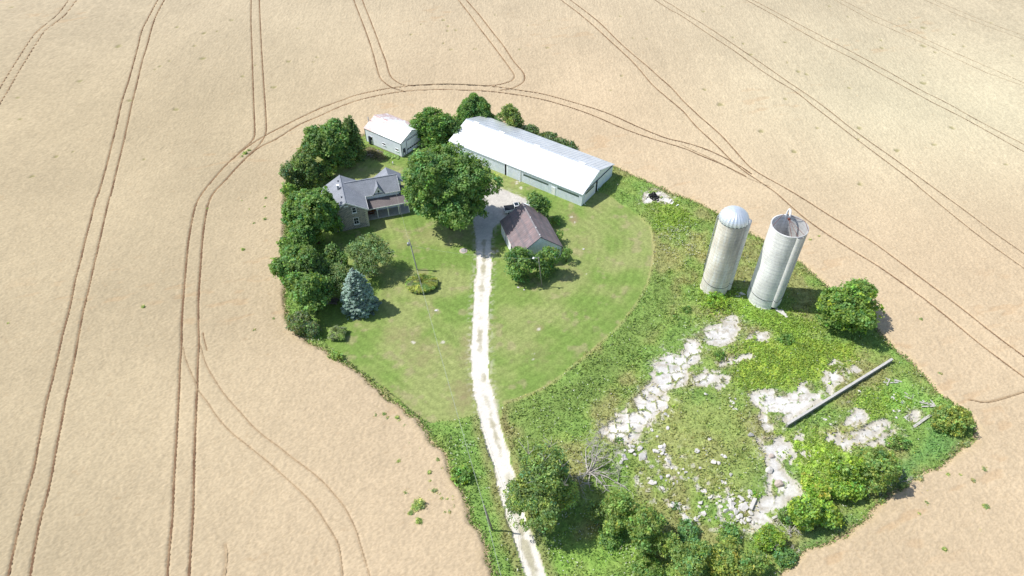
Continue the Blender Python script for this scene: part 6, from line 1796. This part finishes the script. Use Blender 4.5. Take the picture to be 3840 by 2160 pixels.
chunks(z_mid, [(775, 590), (820, 575), (955, 620), (895, 665), (930, 670), (975, 630), (1020, 750), (970, 800), (960, 790), (985, 800), (940, 835), (870, 500)], 'pale block half sunk in the grass of the mound', 'blocks sunk in the mound', .6, 1.3)
chunks(z_mid, [(660, 950), (690, 1030), (740, 1085), (700, 1050), (830, 1020), (800, 970), (820, 860), (840, 865), (925, 945), (945, 900), (880, 905), (610, 960), (650, 980), (790, 1040), (945, 1175), (1005, 1255), (1100, 1185), (985, 1070), (990, 1105), (960, 1105), (915, 1045), (780, 1060), (810, 940)], 'pale block in the lower rubble slope', 'lower rubble slope', .6, 1.4)
chunks(z_mid, [(1000, 920), (1020, 905), (1035, 895), (1050, 920), (1020, 970), (1040, 990), (1000, 1000), (985, 1010), (1060, 960), (1080, 1000), (1100, 1020), (1070, 1030), (1090, 1060), (1130, 1040), (1110, 1080), (1140, 905), (1120, 925), (1150, 880), (1155, 1030), (1060, 1080), (1090, 1090), (1170, 1050), (1130, 950)], 'pale chunk in the big heap at the lower end of the concrete floor', 'big heap at the lower end of the floor', .6, 1.5, 2, .45)
chunks(z_yard, [(1700, 490), (1690, 520), (1670, 500), (1660, 575), (1680, 580), (1720, 610), (1710, 620), (1730, 545), (1490, 480), (1300, 630), (1320, 640), (1280, 625)], 'pale lump in the grass between the long wall and the right bush', 'lumps right of the long wall', .4, .9, 2, .4)
chunks(z_silo, [(600, 1215)], 'pale block on the shaded ground between the two silos', None, 1.6, 1.6)
chunks(z_silo, [(620, 1045), (560, 1230), (545, 1200), (530, 1240)], 'small block in the shade between the silos', 'blocks between the silos', .7, 1.2)
# the larger single pieces
def single(name, label, cat, rd, a, b_, sx, sy, sz, rz, mat='rock', tilt=0., n=16, zoff=.1):
    p = rd(a, b_); me = rock_mesh(name, rg, sx, sy, sz, n, mat)
    o = bpy.data.objects.new(name, me); COL.objects.link(o); o.location = (p[0], p[1], max(ground_z(p[0], p[1]), .04) + sz * .45 + zoff - .1); o.rotation_euler = (tilt, 0, rz)
    return tag(o, label, cat)
single('boulder', 'rounded pinkish boulder on the lower concrete floor', 'boulder', z_se, 562, 568, .85, .7, .5, .3, 'boulder', n=40)
single('boulder', 'pale boulder above the pinkish one on the concrete floor', 'boulder', z_se, 470, 435, .75, .65, .45, .8, 'rock', n=40)
single('boulder', 'small boulder near the top of the lower concrete column', 'boulder', z_se, 497, 298, .6, .45, .35, .2, 'boulder', n=36)
single('boulder', 'grey stone at the upper left corner of the lower concrete', 'boulder', z_se, 288, 103, .65, .5, .35, -.6, 'conc', n=20)
single('concrete_slab', 'wide flat slab leaning on the big rubble heap', 'concrete slab', z_mid, 1118, 968, .85, 1.1, .22, .3, 'rock', .2)
single('rock', 'flat white stone showing through the west lawn', 'rock', z_lawn, 1585, 880, .5, .3, .08, .2, 'rock')
single('rock', 'first of two flat white stones on the lawn below the yard lamp', 'rock', z_barn, 710, 1404, .35, .22, .07, -.4, 'rock')
single('rock', 'second of two flat white stones on the lawn, nearer the lamp pole', 'rock', z_barn, 753, 1423, .4, .2, .07, -.4, 'rock')
single('rock', 'small white stone on the lawn right of the barn', 'rock', z_barn, 1217, 1107, .35, .25, .07, -.3, 'rock')
# long concrete beam pieces
def beam_thing(name, label, cat, p, q, w, h, mat, group=None, z=None):
    p, q = np.array(p), np.array(q); zz = z if z is not None else h / 2 + .04
    c = (p + q) / 2
    o = MB().beam((p[0] - c[0], p[1] - c[1], 0), (q[0] - c[0], q[1] - c[1], 0), w, h).build(name, M[mat])
    o.location = (c[0], c[1], zz + max(ground_z(c[0], c[1]), 0) * .6)
    bv = o.modifiers.new('bevel', 'BEVEL'); bv.width = min(w, h) * .12; bv.segments = 1
    return tag(o, label, cat, group)
beam_thing('concrete_block', 'long square concrete post tipped against the rubble heap', 'concrete block', z_mid(1165, 985), z_mid(1200, 905), .55, .55, 'rock')
beam_thing('concrete_block', 'slim concrete post lying at the lower tip of the floor', 'concrete block', z_se(500, 905), z_se(560, 875), .35, .35, 'rock')
beam_thing('concrete_block', 'short concrete post beside the slim one at the lower tip', 'concrete block', z_se(605, 840), z_se(635, 822), .32, .32, 'rock')
# walls
def wall_run(name, label, pts, w, h, mat, rd, ragged=0.0):
    p0, p1 = rd(*pts[0]), rd(*pts[1]); d = p1 - p0; L = np.linalg.norm(d[:2]); a = math.atan2(d[1], d[0])
    root = empty(name, (p0[0], p0[1], 0), a, label, 'wall')
    q = MB(); n = int(L / .8); r2 = rgen()
    for i in range(n):
        x0, x1 = L * i / n, L * (i + 1) / n
        q.box(x0, x1 + (0 if i == n - 1 else -.004), -w / 2, w / 2, -.2, h - .1 - ragged * r2.random())
    q.build('body', M[mat], root)
    if not ragged: MB().box(-.02, L + .02, -w / 2 - .03, w / 2 + .03, h - .095, h).build('coping', plain('coping_concrete', (.50, .48, .455), .9, .2, 2.5), root)
    return root
wall_run('bunker_wall', 'long straight concrete wall standing alone across the old barnyard', [(1070, 652), (1632, 302)], .34, 1.15, 'conc', z_yard)
wall_run('stub_wall', 'short weathered wall beside the rounded bush at the right corner', [(1000, 1150), (1305, 935)], .42, .85, 'timber', z_east, .18)
# timber
for (a, b_, lab) in [((580, 392), (640, 415), 'top beam of the crossed grey timbers right of the wall'), ((635, 405), (590, 500), 'pale beam laid across the grey timbers right of the wall'), ((700, 410), (820, 450), 'outer beam of the crossed grey timbers'), ((530, 450), (620, 470), 'lowest left beam of the crossed grey timbers'), ((640, 465), (760, 462), 'lowest right beam of the crossed grey timbers'), ((700, 430), (780, 440), 'middle beam of the crossed grey timbers')]:
    beam_thing('timber_beam', lab, 'timber', z_east(*a), z_east(*b_), .22, .2, 'timber', 'crossed timbers right of the long wall', .25)
for (a, b_, lab) in [((1090, 765), (1340, 830), 'thickest of the grey planks beside the right corner bush'), ((1130, 745), (1340, 822), 'thin plank above the thickest one by the corner bush'), ((1125, 835), (1355, 832), 'level plank below the thickest one by the corner bush'), ((1260, 725), (1320, 800), 'steep plank leaning into the corner bush')]:
    beam_thing('plank', lab, 'plank', z_east(*a), z_east(*b_), .24, .12, 'timber', 'planks beside the corner bush', .3)
for (a, b_, lab) in [((860, 608), (985, 690), 'upper of the two thin poles lying between timbers and planks'), ((860, 670), (980, 722), 'lower of the two thin poles lying between timbers and planks'), ((960, 625), (1000, 690), 'short pole across the ends of the two thin poles')]:
    beam_thing('fence_rail', lab, 'pole', z_east(*a), z_east(*b_), .13, .12, 'timber', 'thin poles in the grass', .2)
# fallen slabs beside the open silo
for (a, b_, w, lab) in [((1000, 1385), (1130, 1470), .7, 'long broken concrete slab at the foot of the open silo'), ((1075, 1400), (1150, 1500), .45, 'narrower broken slab below the open silo')]:
    beam_thing('broken_slab', lab, 'concrete slab', z_silo(*a), z_silo(*b_), w, .18, 'rock', None, .2)
# scrap boards by the tyre pad
for (a, b_, lab) in [((945, 560), (1000, 495), 'pale board at the right end of the tyre pad'), ((1070, 600), (1130, 570), 'pale board in the grass right of the tyre pad'), ((905, 480), (938, 425), 'upright pale board at the edge of the tyre pad')]:
    beam_thing('board', lab, 'board', z_tyre(*a), z_tyre(*b_), .22, .06, 'white', None, .3)
# tyres
tm = MB().torus((0, 0, 0), .40, .13, 24, 8).build('tyre', M['tyre'], None, True)
tme = tm.data; bpy.data.objects.remove(tm)
for i, (a, b_, z, tx, lab) in enumerate([(410, 310, .2, 0, 'upper left tyre of the heap, lying flat'), (430, 365, .24, .15, 'lower left tyre of the heap'), (470, 300, .38, .3, 'tyre tilted on top of the left pair'), (575, 350, .2, .1, 'right-hand tyre with pale ground showing through'), (520, 320, .42, -.3, 'raised tyre in the middle of the heap'),
                                   (490, 405, .22, 0, 'lowest tyre of the heap with a pale centre'), (560, 420, .22, .2, 'tyre at the lower right, next to the bright vines'), (500, 270, .25, .5, 'hindmost tyre propped at the back of the heap'), (450, 340, .48, .2, 'topmost tyre of the heap')]):
    p = z_tyre(a, b_); o = bpy.data.objects.new('tyre', tme); COL.objects.link(o); o.location = (p[0], p[1], z); o.rotation_euler = (tx, tx * .6, i)
    tag(o, lab + ' on the white pad', 'tyre', 'tyres heaped on the white pad')
q = MB(); a, b_ = z_tyre(285, 410), z_tyre(390, 285)
o = MB().tube([(a[0], a[1], .12), ((a[0] + b_[0]) / 2, (a[1] + b_[1]) / 2 + .15, .12), (b_[0], b_[1], .3)], .05, 6).build('pipe', M['cable']); tag(o, 'thin dark pipe lying left of the tyre heap', 'pipe')

# ------------------------------------------------------------------ yard odds and ends
wl = gp(1738, 941); WC = empty('well_cover', (wl[0], wl[1], 0), 0, 'round stone well cover in the lawn left of the drive', 'well cover')
MB().lathe([(.85, 0.02), (.8, .10), (.55, .12)], 20).build('rim', M['boulder'], WC, True)
MB().lathe([(.56, .1), (.52, .2), (.4, .24), (.01, .26)], 18).build('lid', M['conc'], WC, True)
bs = z_lawn(655, 805); ST = empty('board_stack', (bs[0], bs[1], 0), R_(-8), 'stack of grey old boards in the shade left of the blue spruce', 'board stack')
q = MB(); r2 = rgen()
for i in range(9): q.box(-.85 + i * .19, -.70 + i * .19, -.75 - .1 * r2.random(), .7 + .15 * r2.random(), .45 + .03 * r2.random(), .52)
q.build('board', M['oldwood'], ST)
q = MB(); [q.box(-.9, .9, y, y + .15, .05, .42) for y in (-.6, .45)]; q.build('bearer', M['oldwood'], ST)
MB().box(-1.0, -.88, -.7, .7, .02, .95).build('end_board', M['timber'], ST)
wp = gp(1473.5, 617); o = MB().tube([(0, 0, 0), (0, 0, .55), (.05, 0, .8)], [.13, .12, .1], 8).build('garden_post', M['white'], None, True); o.location = (wp[0], wp[1], 0); tag(o, 'little white post on the lawn behind the house', 'post')
# hostas in front of the garage
z_gar = gz(1330, 400, 0.15182)
rg = rgen(); n = 90
az = rg.random(n) * 6.283; rr = .1 + .42 * rg.random(n)
P = np.stack([np.cos(az) * rr, np.sin(az) * rr, .5 - .5 * rr + rg.normal(0, .03, n)], 1); Nn = unit(np.stack([np.cos(az) * .5, np.sin(az) * .5, np.full(n, .9)], 1) + rg.normal(0, .15, (n, 3)))
v, f, c = quads_from(P, Nn, np.stack([np.cos(az), np.sin(az), np.full(n, -.3)], 1), np.full(n, .22), np.full(n, .13), np.array(LEAFC['hosta'])[None] * np.exp(rg.normal(0, .2, (n, 1))))
ho = np_mesh('hosta', v, f, c, M['leaf']); hm_ = ho.data; bpy.data.objects.remove(ho)
for i, (a, b_) in enumerate([(755, 1160), (820, 1185), (890, 1210), (950, 1240), (1020, 1255), (1070, 1290), (780, 1200), (860, 1240), (940, 1275), (1060, 1250)]):
    p = z_gar(a, b_); o = bpy.data.objects.new('hosta', hm_); COL.objects.link(o); o.location = (p[0], p[1], .02); o.scale = [1 + .25 * math.sin(i * 2.1)] * 3; o.rotation_euler = (0, 0, i)
    tag(o, 'broad-leaved pale green hosta in the bed along the garage wall', 'hosta', 'hostas along the garage wall')
# dry brush heap
rg = rgen(); c0 = z_gar(480, 1170)
BR = empty('brush_pile', (c0[0], c0[1], 0), 0, 'heap of dry cut branches on the grass beside the garage', 'brush pile')
n = 2600; x = rg.normal(0, 1.5, n); y = rg.normal(0, 1.1, n); y = y - .55 * x
z = .9 * np.exp(-(x / 2.2) ** 2 - ((y + .55 * x) / 1.5) ** 2) * rg.random(n) + .05
dirs = unit(np.stack([rg.normal(0, 1, n), rg.normal(0, 1, n), rg.normal(0, .25, n)], 1))
cc = np.where(rg.random((n, 1)) < .35, np.array([[.16, .19, .06]]), np.array([[.33, .27, .16]])) * np.exp(rg.normal(0, .3, (n, 1)))
v, f, c = quads_from(np.stack([x, y, z], 1), unit(rg.normal(0, .5, (n, 3)) + [0, 0, 1]), dirs, rg.uniform(.15, .5, n), rg.uniform(.02, .07, n), cc)
np_mesh('twigs', v, f, c, M['grassblade'], BR)
q = MB()
for i in range(12):
    a = rg.random() * 6.283; x0, y0 = rg.normal(0, 1.0), rg.normal(0, .7); q.tube([(x0 - math.cos(a), y0 - math.sin(a), .1), (x0, y0, .6), (x0 + math.cos(a), y0 + math.sin(a), .35)], [.05, .04, .02], 5)
q.build('branch', M['deadwood'], BR, True)
